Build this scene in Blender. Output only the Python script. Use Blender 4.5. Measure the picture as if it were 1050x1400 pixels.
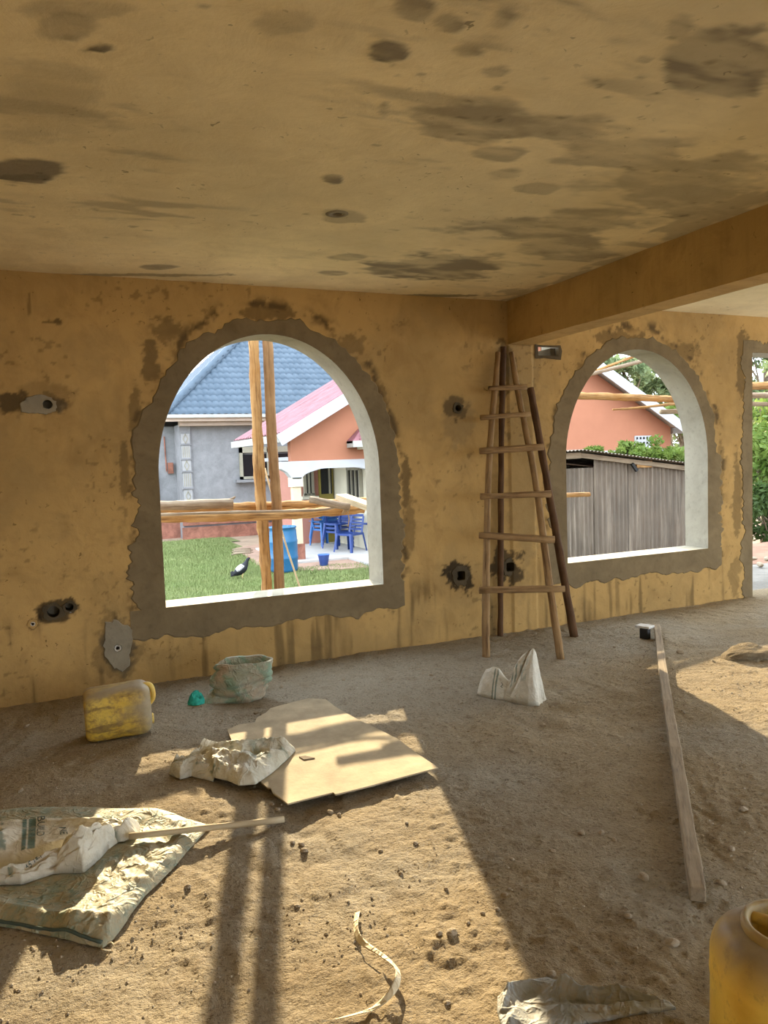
import bpy, bmesh, math, random
import numpy as np
from mathutils import Vector, Matrix

for o in list(bpy.data.objects): bpy.data.objects.remove(o)
SC = bpy.context.scene
COL = SC.collection
random.seed(7)
RNG = np.random.default_rng(7)

# ------------------------------------------------------------------ camera
FPX, CAM_H = 1032.454, 1.5
FW = Vector((0.40313482, 0.91250812, -0.06936316))
RT = Vector((0.91319466, -0.40606063, -0.03450037))
UP = Vector((0.05964752, 0.04943377, 0.99699472))
cd = bpy.data.cameras.new('camera'); cam = bpy.data.objects.new('camera', cd); COL.objects.link(cam)
cd.sensor_fit = 'VERTICAL'; cd.sensor_height = 36.0; cd.lens = 36.0*FPX/1400.0
cd.clip_start = 0.02; cd.clip_end = 600
m3 = Matrix((RT, UP, -FW)).transposed()
cam.matrix_world = Matrix.Translation((0, 0, CAM_H)) @ m3.to_4x4()
SC.camera = cam

# ------------------------------------------------------------------ world, sun, exposure
w = bpy.data.worlds.new('hazy_sky'); SC.world = w; w.use_nodes = True
bg = w.node_tree.nodes['Background']
bg.inputs[0].default_value = (0.82, 0.91, 1.0, 1); bg.inputs[1].default_value = 2.4
sl = bpy.data.lights.new('sun', 'SUN'); sl.energy = 5.8; sl.angle = math.radians(0.55); sl.color = (1.0, 0.805, 0.51)
sun = bpy.data.objects.new('sun_offscreen', sl); COL.objects.link(sun); sun.location = (6, 12, 14)
SUN = Vector((0.30, 1.0, 0.391)).normalized()
sun.rotation_euler = SUN.to_track_quat('Z', 'Y').to_euler()
SC.view_settings.view_transform = 'Standard'; SC.view_settings.look = 'None'
SC.view_settings.gamma = 1.0; SC.view_settings.use_curve_mapping = False
SC.view_settings.exposure = 1.31

# ------------------------------------------------------------------ measured layout (metres)
D, H, TH = 5.382, 2.773, 0.268            # window wall, ceiling, wall thickness
GND = -0.75                                # yard level outside
def _ray(px, py): return FW + RT*((px-525)/FPX) + UP*((700-py)/FPX)
def fl(px, py, z=0.0):
    d = _ray(px, py); t = (z-CAM_H)/d.z; return Vector((0, 0, CAM_H)) + d*t
def at(px, py, Y):
    d = _ray(px, py); t = Y/d.y; return Vector((0, 0, CAM_H)) + d*t

# ------------------------------------------------------------------ numpy noise
_perm = RNG.permutation(512)
_val = RNG.random(512)
def _h(ix, iy, s):
    return _val[_perm[(_perm[(ix+s*37) & 511] + iy) & 511]]
def vnoise(x, y, s=0):
    x = np.asarray(x, float); y = np.asarray(y, float)
    ix = np.floor(x).astype(int); iy = np.floor(y).astype(int)
    fx = x-ix; fy = y-iy; fx = fx*fx*(3-2*fx); fy = fy*fy*(3-2*fy)
    a = _h(ix, iy, s); b = _h(ix+1, iy, s); c = _h(ix, iy+1, s); d = _h(ix+1, iy+1, s)
    return (a*(1-fx)+b*fx)*(1-fy)+(c*(1-fx)+d*fx)*fy
def fbm(x, y, o=4, s=0, g=0.5):
    t = 0; a = 1; n = 0
    for i in range(o):
        t = t + a*vnoise(np.asarray(x)*2**i+13.7*i, np.asarray(y)*2**i-7.3*i, s+i); n += a; a *= g
    return t/n
def ridged(x, y, o=3, s=0, g=0.5):
    t = 0; a = 1; n = 0
    for i in range(o):
        v = vnoise(np.asarray(x)*2**i+5.1*i, np.asarray(y)*2**i+3.3*i, s+i)
        t = t + a*(1-np.abs(2*v-1)); n += a; a *= g
    return t/n
def sstep(e0, e1, x):
    t = np.clip((x-e0)/(e1-e0), 0, 1); return t*t*(3-2*t)

# ------------------------------------------------------------------ materials
class NT:
    def __init__(s, name):
        s.m = bpy.data.materials.new(name); s.m.use_nodes = True; s.t = s.m.node_tree
        s.b = s.t.nodes['Principled BSDF']; s.out = s.t.nodes['Material Output']
    def n(s, kind, **kw):
        nd = s.t.nodes.new(kind)
        for k, v in kw.items(): setattr(nd, k, v)
        return nd
    def l(s, a, b): s.t.links.new(a, b)
    def val(s, sock, v):
        if hasattr(v, 'links') or isinstance(v, bpy.types.NodeSocket): s.l(v, sock)
        else:
            sock.default_value = (v[0], v[1], v[2], 1) if isinstance(v, (tuple, list)) and len(sock.default_value) == 4 else v
    def coord(s, attr=None, scale=(1, 1, 1)):
        if attr: c = s.n('ShaderNodeAttribute', attribute_name=attr).outputs['Vector']
        else: c = s.n('ShaderNodeTexCoord').outputs['Object']
        mp = s.n('ShaderNodeMapping'); s.l(c, mp.inputs[0]); mp.inputs['Scale'].default_value = scale
        return mp.outputs[0]
    def noise(s, co, scale=5, detail=5, rough=.6, dist=0):
        nd = s.n('ShaderNodeTexNoise'); s.l(co, nd.inputs['Vector'])
        nd.inputs['Scale'].default_value = scale; nd.inputs['Detail'].default_value = detail
        nd.inputs['Roughness'].default_value = rough; nd.inputs['Distortion'].default_value = dist
        return nd.outputs['Fac']
    def voro(s, co, scale=5, feature='F1'):
        nd = s.n('ShaderNodeTexVoronoi', feature=feature); s.l(co, nd.inputs['Vector']); nd.inputs['Scale'].default_value = scale
        return nd.outputs['Distance']
    def ramp(s, f, *stops):
        nd = s.n('ShaderNodeValToRGB'); s.l(f, nd.inputs[0]); e = nd.color_ramp.elements
        while len(e) < len(stops): e.new(0.5)
        for i, (p, c) in enumerate(stops):
            e[i].position = p
            e[i].color = (c, c, c, 1) if not isinstance(c, (tuple, list)) else (c[0], c[1], c[2], 1)
        return nd.outputs[0]
    def mix(s, f, a, b, mode='MIX'):
        nd = s.n('ShaderNodeMix', data_type='RGBA', blend_type=mode)
        s.val(nd.inputs[0], f); s.val(nd.inputs[6], a); s.val(nd.inputs[7], b)
        return nd.outputs[2]
    def math(s, op, a, b=0.0):
        nd = s.n('ShaderNodeMath', operation=op); s.val(nd.inputs[0], a); s.val(nd.inputs[1], b); return nd.outputs[0]
    def attr(s, name): return s.n('ShaderNodeAttribute', attribute_name=name)
    def bump(s, h, strength=.3, dist=.01, chain=None):
        nd = s.n('ShaderNodeBump'); nd.inputs['Strength'].default_value = strength; nd.inputs['Distance'].default_value = dist
        s.l(h, nd.inputs['Height'])
        if chain is not None: s.l(chain, nd.inputs['Normal'])
        s.l(nd.outputs[0], s.b.inputs['Normal']); return nd.outputs[0]
    def done(s, col=None, rough=.85, spec=.25):
        if col is not None: s.val(s.b.inputs['Base Color'], col)
        s.val(s.b.inputs['Roughness'], rough); s.b.inputs['Specular IOR Level'].default_value = spec
        return s.m

M = {}
def plain(name, c, rough=.8, var=.18, scale=6, bump=.15, bscale=40, attr=None, spec=.25, metal=0):
    t = NT(name); co = t.coord(attr)
    f = t.noise(co, scale, 5)
    lo = tuple(v*(1-var) for v in c); hi = tuple(min(1, v*(1+var)) for v in c)
    col = t.ramp(f, (.3, lo), (.7, hi))
    if bump: t.bump(t.noise(co, bscale, 4), bump, .006)
    t.b.inputs['Metallic'].default_value = metal
    M[name] = t.done(col, rough, spec); return M[name]

def plaster(name, base, dark, grey):
    t = NT(name); co = t.coord()
    big = t.noise(co, .9, 6, .62); mid = t.noise(co, 4.5, 6, .65, .6); fine = t.noise(co, 38, 4)
    c = t.mix(t.ramp(big, (.36, 0.0), (.68, 1.0)), tuple(v*.84 for v in base), tuple(min(1, v*1.12) for v in base))
    c = t.mix(t.math('MULTIPLY', t.ramp(mid, (.50, 0.0), (.72, 1.0)), .55), c, dark)
    c = t.mix(t.math('MULTIPLY', t.ramp(t.noise(t.coord(None, (1, 3.2, .45)), 3.2, 6, .7, .4), (.50, 0.0), (.74, 1.0)), .5), c, dark)
    sp = t.math('MULTIPLY', t.ramp(t.noise(co, 30, 2, .4, .8), (.69, 0.0), (.73, 1.0)), t.ramp(t.noise(co, 2.1, 3), (.45, 0.0), (.65, 1.0)))
    c = t.mix(t.math('MULTIPLY', sp, .7), c, tuple(v*.25 for v in dark))
    st = t.attr('stain').outputs['Fac']
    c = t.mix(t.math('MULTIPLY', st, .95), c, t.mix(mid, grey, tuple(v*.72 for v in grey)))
    dk = t.attr('dirt').outputs['Fac']
    c = t.mix(dk, c, (.035, .026, .016))
    n1 = t.bump(fine, .25, .006); t.bump(mid, .35, .02, n1)
    M[name] = t.done(c, .92, .12); return M[name]
plaster('plaster_wall', (.48, .315, .122), (.30, .185, .068), (.165, .13, .078))
plaster('plaster_ceiling', (.80, .675, .42), (.66, .54, .32), (.27, .23, .165))

def cement(name, base, var=.2):
    t = NT(name); co = t.coord()
    a = t.noise(co, 3.5, 6, .65, .5); b = t.noise(co, 22, 5)
    c = t.ramp(a, (.32, tuple(v*(1-var) for v in base)), (.7, tuple(min(1, v*(1+var)) for v in base)))
    c = t.mix(t.math('MULTIPLY', t.ramp(b, (.55, 0.0), (.7, 1.0)), .35), c, tuple(v*.55 for v in base))
    n1 = t.bump(b, .3, .006); t.bump(a, .3, .015, n1)
    M[name] = t.done(c, .9, .15); return M[name]
cement('cement_band', (.195, .148, .083)); cement('cement_reveal', (.345, .325, .265), .14); cement('cement_sill', (.46, .43, .34), .2); cement('cement_patch', (.27, .235, .17)); cement('mortar_dark', (.085, .066, .040), .4)
cement('cement_outside', (.235, .238, .25), .15); cement('mud_plinth', (.27, .12, .085), .4)

def dirt_mat():
    t = NT('dirt_floor'); co = t.coord()
    a = t.noise(co, 1.3, 6, .6); b = t.noise(co, 9, 6, .65); f = t.noise(co, 70, 4, .7); g = t.noise(co, 220, 2)
    c = t.ramp(a, (.34, (.28, .222, .142)), (.55, (.335, .268, .172)), (.72, (.38, .308, .205)))
    gr = t.attr('stain').outputs['Fac']
    c = t.mix(gr, c, (.35, .325, .27))
    c = t.mix(t.math('MULTIPLY', t.ramp(b, (.52, 0.0), (.70, 1.0)), .45), c, (.19, .14, .09))
    k = t.noise(co, 26, 5, .7, .3)
    c = t.mix(t.math('MULTIPLY', t.ramp(k, (.56, 0.0), (.70, 1.0)), .5), c, (.15, .115, .075))
    c = t.mix(t.math('MULTIPLY', t.ramp(f, (.55, 0.0), (.66, 1.0)), .75), c, (.12, .09, .058))
    c = t.mix(t.math('MULTIPLY', t.ramp(f, (.30, 1.0), (.42, 0.0)), .45), c, (.56, .47, .35))
    n1 = t.bump(g, .5, .004); n2 = t.bump(f, .9, .012, n1); t.bump(b, .6, .03, n2)
    M['dirt'] = t.done(c, .97, .08)
dirt_mat()

def wood(name, c1, c2, dark, rough=.85, streak=1.0):
    t = NT(name); co = t.coord('pc', (1, 1, .07)); c0 = t.coord('pc')
    a = t.noise(co, 45, 5, .65); b = t.noise(co, 140, 4); k = t.noise(c0, 5, 4)
    c = t.mix(t.ramp(k, (.35, 0.0), (.65, 1.0)), c1, c2)
    c = t.mix(t.math('MULTIPLY', t.ramp(a, (.48, 0.0), (.68, 1.0)), .7*streak), c, dark)
    n1 = t.bump(b, .35, .004); t.bump(a, .5, .008, n1)
    M[name] = t.done(c, rough, .2); return M[name]
wood('wood_ladder', (.25, .155, .072), (.34, .22, .105), (.08, .042, .02), .85, 1.2)
wood('wood_dark', (.085, .045, .022), (.13, .07, .034), (.035, .018, .010))
wood('wood_orange', (.36, .19, .065), (.46, .28, .12), (.10, .04, .015), .85, 1.25)
wood('wood_post', (.24, .135, .06), (.30, .18, .085), (.11, .055, .025))
wood('wood_bark', (.27, .20, .14), (.36, .29, .21), (.10, .07, .045))
wood('wood_grey', (.30, .245, .175), (.37, .30, .215), (.15, .115, .08), .9)
wood('wood_pale', (.48, .40, .26), (.55, .47, .33), (.30, .22, .12), .8, .6)

def yellow_plastic(name, lo, amt, amt2, k=1.0):
    t = NT(name); co = t.coord()
    a = t.noise(co, 6, 6, .65, .3); b = t.noise(co, 28, 5, .7); v = t.noise(t.coord(None, (1, 1, .25)), 20, 5, .6)
    c = t.ramp(a, (.35, (.74*k, .49*k, .06*k)), (.65, (.88*k, .64*k, .12*k)))
    c = t.mix(t.math('MULTIPLY', t.ramp(b, (lo, 0.0), (lo+.18, 1.0)), amt), c, (.30, .195, .065))
    c = t.mix(t.math('MULTIPLY', t.ramp(v, (.63-(.54-lo), 0.0), (.72-(.54-lo), 1.0)), amt2), c, (.16, .10, .04))
    st = t.attr('stain').outputs['Fac']
    c = t.mix(st, c, t.mix(b, (.40, .34, .22), (.25, .19, .11)))
    t.bump(b, .2, .004)
    t.b.inputs['Subsurface Weight'].default_value = 0.35; t.b.inputs['Subsurface Radius'].default_value = (.03, .02, .005)
    M[name] = t.done(c, .5, .35)
yellow_plastic('yellow_plastic', .54, .65, .6); yellow_plastic('yellow_plastic_grimy', .44, .85, .75, .78)

def sackcloth(name, base, alt, dirtc, print_c, dirt_lo=.5, dirt_amt=.5, crease=.4):
    t = NT(name); co = t.coord(); uv = t.coord('pc')
    a = t.noise(co, 7, 5, .6); b = t.noise(co, 26, 5, .7)
    c = t.mix(t.ramp(a, (.42, 0.0), (.62, 1.0)), base, alt)
    pr = t.attr('print').outputs['Fac']
    c = t.mix(pr, c, print_c)
    c = t.mix(t.math('MULTIPLY', t.ramp(b, (dirt_lo, 0.0), (dirt_lo+.2, 1.0)), dirt_amt), c, dirtc)
    wv = t.n('ShaderNodeTexWave', wave_type='BANDS', bands_direction='X'); t.l(uv, wv.inputs[0]); wv.inputs['Scale'].default_value = 110
    wv2 = t.n('ShaderNodeTexWave', wave_type='BANDS', bands_direction='Y'); t.l(uv, wv2.inputs[0]); wv2.inputs['Scale'].default_value = 110
    n1 = t.bump(t.math('ADD', wv.outputs['Fac'], wv2.outputs['Fac']), .10, .001)
    cr = t.ramp(t.noise(co, 8, 2, .4, 1.6), (.44, 0.0), (.50, 1.0), (.56, 0.0)); cr2 = t.ramp(t.noise(co, 19, 2, .4, 1.2), (.43, 0.0), (.50, 1.0), (.57, 0.0))
    n2 = t.bump(t.noise(co, 60, 3), .25, .006, n1); n3 = t.bump(cr, crease, .012, n2); t.bump(cr2, crease*.7, .006, n3)
    M[name] = t.done(c, .62, .3)
sackcloth('sack_white', (.60, .58, .50), (.50, .49, .40), (.33, .28, .17), (.12, .20, .17))
sackcloth('sack_white_clean', (.62, .59, .50), (.55, .53, .45), (.40, .34, .23), (.10, .16, .135), .5, .5, .18)
sackcloth('sack_green', (.24, .29, .23), (.38, .37, .27), (.40, .33, .21), (.09, .16, .125), .40, .8)
sackcloth('sack_bunched', (.33, .35, .27), (.40, .32, .23), (.18, .18, .12), (.13, .30, .21), .5, .5)
sackcloth('plastic_grey', (.27, .285, .275), (.36, .36, .33), (.36, .29, .19), (.045, .047, .045), .52, .6)
sackcloth('strap_cloth', (.72, .62, .42), (.80, .72, .52), (.50, .38, .20), (.2, .2, .1), .5, .5)
plain('print_dark', (.07, .10, .09), .8, .2, 30, 0)
plain('teal_net', (.03, .40, .34), .6, .35, 40)
plain('fibreboard', (.43, .36, .245), .9, .2, 7, .3, 60)
plain('fibreboard_edge', (.16, .12, .08), .9)
plain('stone', (.36, .30, .22), .95, .25, 30, .3, 90)
plain('pale_stone', (.46, .42, .34), .95, .2, 30, .3, 90)
plain('conduit_white', (.55, .52, .45), .5, .1, 9, 0)
plain('black_rubber', (.02, .02, .02), .6, .2, 9, .1)
plain('white_block', (.62, .61, .58), .9, .15, 20, .3, 60)
# yard
plain('coral_wall', (.365, .155, .092), .85, .07, 1.2, .1, 30)
plain('coral_inner', (.42, .20, .155), .85, .07, 1.2, .1, 30)
plain('pilaster_panel', (.34, .34, .35), .8, .1, 5, .1)
plain('white_paint', (.43, .44, .465), .7, .06, 2, .05)
plain('cream_wall', (.62, .58, .46), .85, .08, 1.5, .1)
plain('column_cream', (.60, .49, .34), .85, .1, 4, .1)
plain('maroon_roof', (.21, .085, .10), .65, .3, 3, .05, 20, None, .4)
plain('fascia', (.48, .38, .31), .7, .1, 3, .05)
plain('gutter_white', (.36, .36, .34), .6, .1, 3, .05)
def blue_roof():
    t = NT('blue_tile'); co = t.coord(); a = t.noise(co, 2.2, 4)
    M['blue_tile'] = t.done(t.ramp(a, (.35, (.046, .072, .102)), (.65, (.068, .098, .132))), .6, .25)
blue_roof()
plain('window_glass', (.012, .012, .014), .25, .1, 2, 0, 10, None, .3)
plain('window_frame', (.30, .28, .22), .7, .1, 5, 0)
plain('olive_door', (.26, .21, .05), .6, .15, 4, .05)
plain('barrel_blue', (.02, .12, .26), .4, .15, 3, .03, 20, None, .5)
plain('chair_blue', (.015, .045, .20), .4, .1, 4, 0, 9, None, .45)
plain('chair_light_blue', (.03, .12, .34), .4, .1, 4, 0, 9, None, .45)
plain('bucket_blue', (.05, .13, .50), .4, .1, 4, 0, 9, None, .45)
plain('gravel_terrace', (.24, .225, .20), .95, .2, 8, .4, 60)
plain('slab', (.42, .41, .40), .9, .12, 2, .1)
plain('yard_dirt', (.28, .21, .15), .95, .25, 1.5, .3, 30)
plain('brick_edge', (.30, .20, .15), .95, .2, 3, .3, 30)
plain('red_soil', (.26, .15, .10), .95, .25, 3, .3, 30)
plain('rope', (.34, .24, .14), .9, .2, 30, .2, 80)
plain('wire', (.55, .55, .55), .5, .1, 5, 0)
def grass(name, a, b):
    t = NT(name); co = t.coord(); f = t.noise(co, 1.6, 5); g = t.noise(co, 30, 3)
    c = t.mix(f, a, b); c = t.mix(t.math('MULTIPLY', g, .5), c, tuple(v*.5 for v in a))
    M[name] = t.done(c, .8, .2)
grass('lawn_soil', (.10, .135, .045), (.19, .20, .085)); grass('grass_blade', (.16, .235, .075), (.31, .33, .145))
def leafm(name, a, b):
    t = NT(name); co = t.coord(); f = t.noise(co, 2.5, 4); c = t.ramp(f, (.35, a), (.65, b))
    t.done(c, .6, .3)
    tr = t.n('ShaderNodeBsdfTranslucent'); t.l(c, tr.inputs[0])
    mx = t.n('ShaderNodeMixShader'); mx.inputs[0].default_value = .45
    t.l(t.b.outputs[0], mx.inputs[1]); t.l(tr.outputs[0], mx.inputs[2]); t.l(mx.outputs[0], t.out.inputs[0]); M[name] = t.m
leafm('leaf_dark', (.035, .06, .015), (.07, .12, .03)); leafm('leaf_bright', (.09, .16, .025), (.20, .27, .06)); leafm('leaf_far', (.12, .17, .08), (.24, .30, .14))
plain('tree_bark', (.17, .13, .09), .95, .3, 9, .4, 40)
def corrug():
    t = NT('rusty_iron'); co = t.coord(None, (1, 1, .06)); c0 = t.coord()
    a = t.noise(co, 9, 5, .7); b = t.noise(co, 34, 4, .6); k = t.noise(c0, 1.2, 4)
    c = t.mix(t.ramp(k, (.38, 0.0), (.62, 1.0)), (.12, .10, .078), (.155, .125, .095))
    c = t.mix(t.math('MULTIPLY', t.ramp(a, (.5, 0.0), (.7, 1.0)), .7), c, (.33, .28, .22))
    c = t.mix(t.math('MULTIPLY', t.ramp(b, (.52, 0.0), (.7, 1.0)), .5), c, (.10, .065, .04))
    M['rusty_iron'] = t.done(c, .7, .3)
corrug()
plain('hen_black', (.015, .016, .02), .6, .2, 20, 0)
def henm():
    t = NT('hen_feather'); a = t.attr('stain').outputs['Fac']; co = t.coord(); n = t.noise(co, 60, 3)
    c = t.mix(t.math('MULTIPLY', a, t.ramp(n, (.4, 0.0), (.55, 1.0))), (.014, .015, .02), (.6, .6, .6)); M['hen_feather'] = t.done(c, .6, .3)
henm()
plain('hen_red', (.5, .03, .02), .6); plain('hen_leg', (.45, .35, .15), .7)

# ------------------------------------------------------------------ mesh helpers
def tag(o, label=None, cat=None, group=None, kind=None):
    if label: o['label'] = label
    if cat: o['category'] = cat
    if group: o['group'] = group
    if kind: o['kind'] = kind
    return o
def empty(name, loc=(0, 0, 0), rz=0):
    o = bpy.data.objects.new(name, None); COL.objects.link(o); o.location = loc; o.rotation_euler = (0, 0, rz); o.empty_display_size = .1
    return o
def link(name, me, parent=None):
    o = bpy.data.objects.new(name, me); COL.objects.link(o)
    if parent is not None:
        o.parent = parent
    return o
def copy_tree(o, parent=None):
    c = o.copy(); COL.objects.link(c)
    if parent is not None: c.parent = parent
    for ch in list(o.children): copy_tree(ch, c)
    return c
class MB:
    def __init__(s): s.v = []; s.f = []; s.pc = []
    def add(s, vs, fs, pc=None):
        k = len(s.v); vs = [tuple(v) for v in vs]; s.v += vs; s.f += [tuple(i+k for i in f) for f in fs]
        s.pc += [tuple(c) for c in (pc if pc is not None else vs)]
        return s
    def build(s, name, mat, parent=None, smooth=False, attrs=None, origin=None):
        me = bpy.data.meshes.new(name)
        v = s.v
        if origin is not None: v = [(a-origin[0], b-origin[1], c-origin[2]) for a, b, c in v]
        me.from_pydata(v, [], s.f); me.update()
        a = me.attributes.new('pc', 'FLOAT_VECTOR', 'POINT'); a.data.foreach_set('vector', np.array(s.pc, 'f').ravel())
        for k, arr in (attrs or {}).items():
            a = me.attributes.new(k, 'FLOAT', 'POINT'); a.data.foreach_set('value', np.asarray(arr, 'f').ravel())
        if smooth: me.shade_smooth()
        me.materials.append(M[mat] if isinstance(mat, str) else mat)
        o = link(name, me, parent)
        if origin is not None and parent is None: o.location = origin
        return o
    # shapes
    def box(s, c, d, rz=0, axes=None):
        hx, hy, hz = d[0]/2, d[1]/2, d[2]/2; c = Vector(c)
        if axes is None:
            ca, sa = math.cos(rz), math.sin(rz); axes = (Vector((ca, sa, 0)), Vector((-sa, ca, 0)), Vector((0, 0, 1)))
        P = [c+axes[0]*x+axes[1]*y+axes[2]*z for x in (-hx, hx) for y in (-hy, hy) for z in (-hz, hz)]
        pc = [(y, z, x) if d[0] >= max(d[1], d[2]) else ((x, z, y) if d[1] >= d[2] else (x, y, z)) for x in (-hx, hx) for y in (-hy, hy) for z in (-hz, hz)]
        return s.add(P, [(0, 1, 3, 2), (4, 6, 7, 5), (0, 4, 5, 1), (2, 3, 7, 6), (0, 2, 6, 4), (1, 5, 7, 3)], pc)
    def bar(s, a, b, wd, ht, up=(0, 0, 1)):
        a = Vector(a); b = Vector(b); x = (b-a); L = x.length; x.normalize(); y = Vector(up).cross(x).normalized(); z = x.cross(y)
        return s.box((a+b)/2, (L, wd, ht), axes=(x, y, z))
    def tube(s, pts, rad, n=10, cap=True, rough=0, seed=0, flat=1.0):
        pts = [Vector(p) for p in pts]; m = len(pts)
        if not hasattr(rad, '__len__'): rad = [rad]*m
        rnd = random.Random(seed); V = []; PC = []; L = 0
        ref = None
        for i, p in enumerate(pts):
            t = (pts[min(i+1, m-1)]-pts[max(i-1, 0)]).normalized()
            if ref is None: ref = Vector((0, 0, 1)) if abs(t.z) < .9 else Vector((1, 0, 0))
            x = (ref-t*ref.dot(t)).normalized(); y = t.cross(x); ref = x
            if i: L += (p-pts[i-1]).length
            for k in range(n):
                a = 2*math.pi*k/n; r = rad[i]*(1+rough*(rnd.random()-.5)*2)
                V.append(p+x*(math.cos(a)*r)+y*(math.sin(a)*r*flat)); PC.append((math.cos(a)*rad[i]+seed*.37, math.sin(a)*rad[i], L+seed*1.7))
        F = []
        for i in range(m-1):
            for k in range(n):
                F.append((i*n+k, i*n+(k+1) % n, (i+1)*n+(k+1) % n, (i+1)*n+k))
        if cap: F.append(tuple(range(n-1, -1, -1))); F.append(tuple(range((m-1)*n, m*n)))
        return s.add(V, F, PC)
    def lathe(s, prof, c=(0, 0, 0), n=24, sx=1, sy=1, power=2, closed=False):
        V = []; F = []; m = len(prof)
        for r, z in prof:
            for k in range(n):
                a = 2*math.pi*k/n; ca, sa = math.cos(a), math.sin(a)
                if power != 2:
                    q = (abs(ca)**power+abs(sa)**power)**(-1/power); ca *= q; sa *= q
                V.append((c[0]+ca*r*sx, c[1]+sa*r*sy, c[2]+z))
        for i in range(m-1):
            for k in range(n): F.append((i*n+k, i*n+(k+1) % n, (i+1)*n+(k+1) % n, (i+1)*n+k))
        if closed:
            F.append(tuple(range(n-1, -1, -1))); F.append(tuple(range((m-1)*n, m*n)))
        return s.add(V, F)
    def prism(s, poly, ext):
        n = len(poly); e = Vector(ext); P = [Vector(p) for p in poly]
        return s.add(P+[p+e for p in P], [tuple(range(n-1, -1, -1)), tuple(range(n, 2*n))]+[(i, (i+1) % n, n+(i+1) % n, n+i) for i in range(n)])
    def grid(s, X, Y, Z, pc=None, flip=False):
        ny, nx = X.shape
        V = np.stack([X, Y, Z], -1).reshape(-1, 3).tolist()
        F = []
        for j in range(ny-1):
            b = j*nx
            for i in range(nx-1):
                q = (b+i, b+i+1, b+nx+i+1, b+nx+i); F.append(q[::-1] if flip else q)
        return s.add(V, F, pc)
def bevel(o, width=.006, seg=2):
    md = o.modifiers.new('bevel', 'BEVEL'); md.width = width; md.segments = seg; md.limit_method = 'ANGLE'; return o
def grid_mesh(name, X, Y, Z, keep=None, attrs=None, mat=None, smooth=True, flip=False):
    """fast big grid: numpy straight into a mesh"""
    ny, nx = X.shape
    me = bpy.data.meshes.new(name); co = np.stack([X, Y, Z], -1).reshape(-1, 3).astype('f')
    idx = np.arange(ny*nx).reshape(ny, nx)
    q = np.stack([idx[:-1, :-1], idx[:-1, 1:], idx[1:, 1:], idx[1:, :-1]], -1).reshape(-1, 4)
    if flip: q = q[:, ::-1]
    if keep is not None: q = q[keep.ravel()]
    me.vertices.add(len(co)); me.vertices.foreach_set('co', co.ravel())
    me.loops.add(q.size); me.loops.foreach_set('vertex_index', q.ravel().astype('i'))
    me.polygons.add(len(q)); me.polygons.foreach_set('loop_start', np.arange(0, q.size, 4, dtype='i'))
    try: me.polygons.foreach_set('loop_total', np.full(len(q), 4, 'i'))
    except Exception: pass
    me.update(calc_edges=True)
    for k, arr in (attrs or {}).items():
        a = me.attributes.new(k, 'FLOAT', 'POINT'); a.data.foreach_set('value', np.asarray(arr, 'f').ravel())
    if smooth: me.shade_smooth()
    if mat: me.materials.append(M[mat])
    return me

# ------------------------------------------------------------------ the floor
LX, RX, BY = -0.62, 9.6, -4.2           # room extents: left, right, rear
fx0, fx1, fy0, fy1 = -0.9, 7.6, 1.1, D+.02
BUMPS = [(850, 948, .10, .035), (790, 985, .16, .03), (765, 990, .1, .025), (700, 1010, .25, .02), (905, 870, .2, .02), (1000, 905, .22, .02), (480, 1130, .3, .012),
         (240, 1100, .3, .02), (60, 1050, .4, .02), (1040, 862, .3, .03), (620, 930, .2, .012), (840, 1150, .35, .012)]
BUMPS = [(fl(a, b).x, fl(a, b).y, r, h) for a, b, r, h in BUMPS]
def fheight(x, y, fine=True):
    x = np.asarray(x, float); y = np.asarray(y, float)
    z = .030*(fbm(x*1.4, y*1.4, 3, 1)-.5) + .016*(fbm(x*6, y*6, 3, 5)-.5)
    for bx, by, r, h in BUMPS:
        z = z + h*.7*np.exp(-((x-bx)**2+(y-by)**2)/(r*r)*2)
    if fine:
        z = z + .009*(fbm(x*24, y*24, 3, 9, .65)-.5)
        c = fbm(x*34, y*34, 2, 3); z = z + .006*sstep(.60, .78, c)*sstep(.42, .62, fbm(x*2.1, y*2.1, 2, 12))
        z = z - .006*sstep(.60, .8, ridged(x*9, y*4, 2, 17))*sstep(.5, .65, fbm(x*1.3, y*1.3, 2, 21))
    e = np.minimum(np.minimum(x-fx0, fx1-x), y-fy0)
    return z*np.clip(e/.3, 0, 1)
def fz(p): return float(fheight(p[0], p[1], False))
nx = 690; ny = 360
gx = np.linspace(fx0, fx1, nx); ty = np.linspace(0, 1, ny); gy = fy0+(fy1-fy0)*(.75*ty+.25*ty*ty)
X, Y = np.meshgrid(gx, gy)
Z = fheight(X, Y)
gst = np.clip(.05+.65*sstep(.36, .62, fbm(X*.9, Y*.9, 4, 31)), 0, 1)
me = grid_mesh('floor', X, Y, Z, None, {'stain': gst}, 'dirt')
floor = link('floor', me); tag(floor, 'bare trampled dirt floor of the unfinished room', 'floor', kind='structure')
b = MB()
for (x0, x1, y0, y1) in ((LX-.3, fx0, BY-.3, D), (fx1, RX+.3, BY-.3, D), (fx0, fx1, BY-.3, fy0)):
    b.add([(x0, y0, 0), (x1, y0, 0), (x1, y1, 0), (x0, y1, 0)], [(0, 1, 2, 3)])
b.build('floor_edge', 'dirt', floor)

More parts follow.
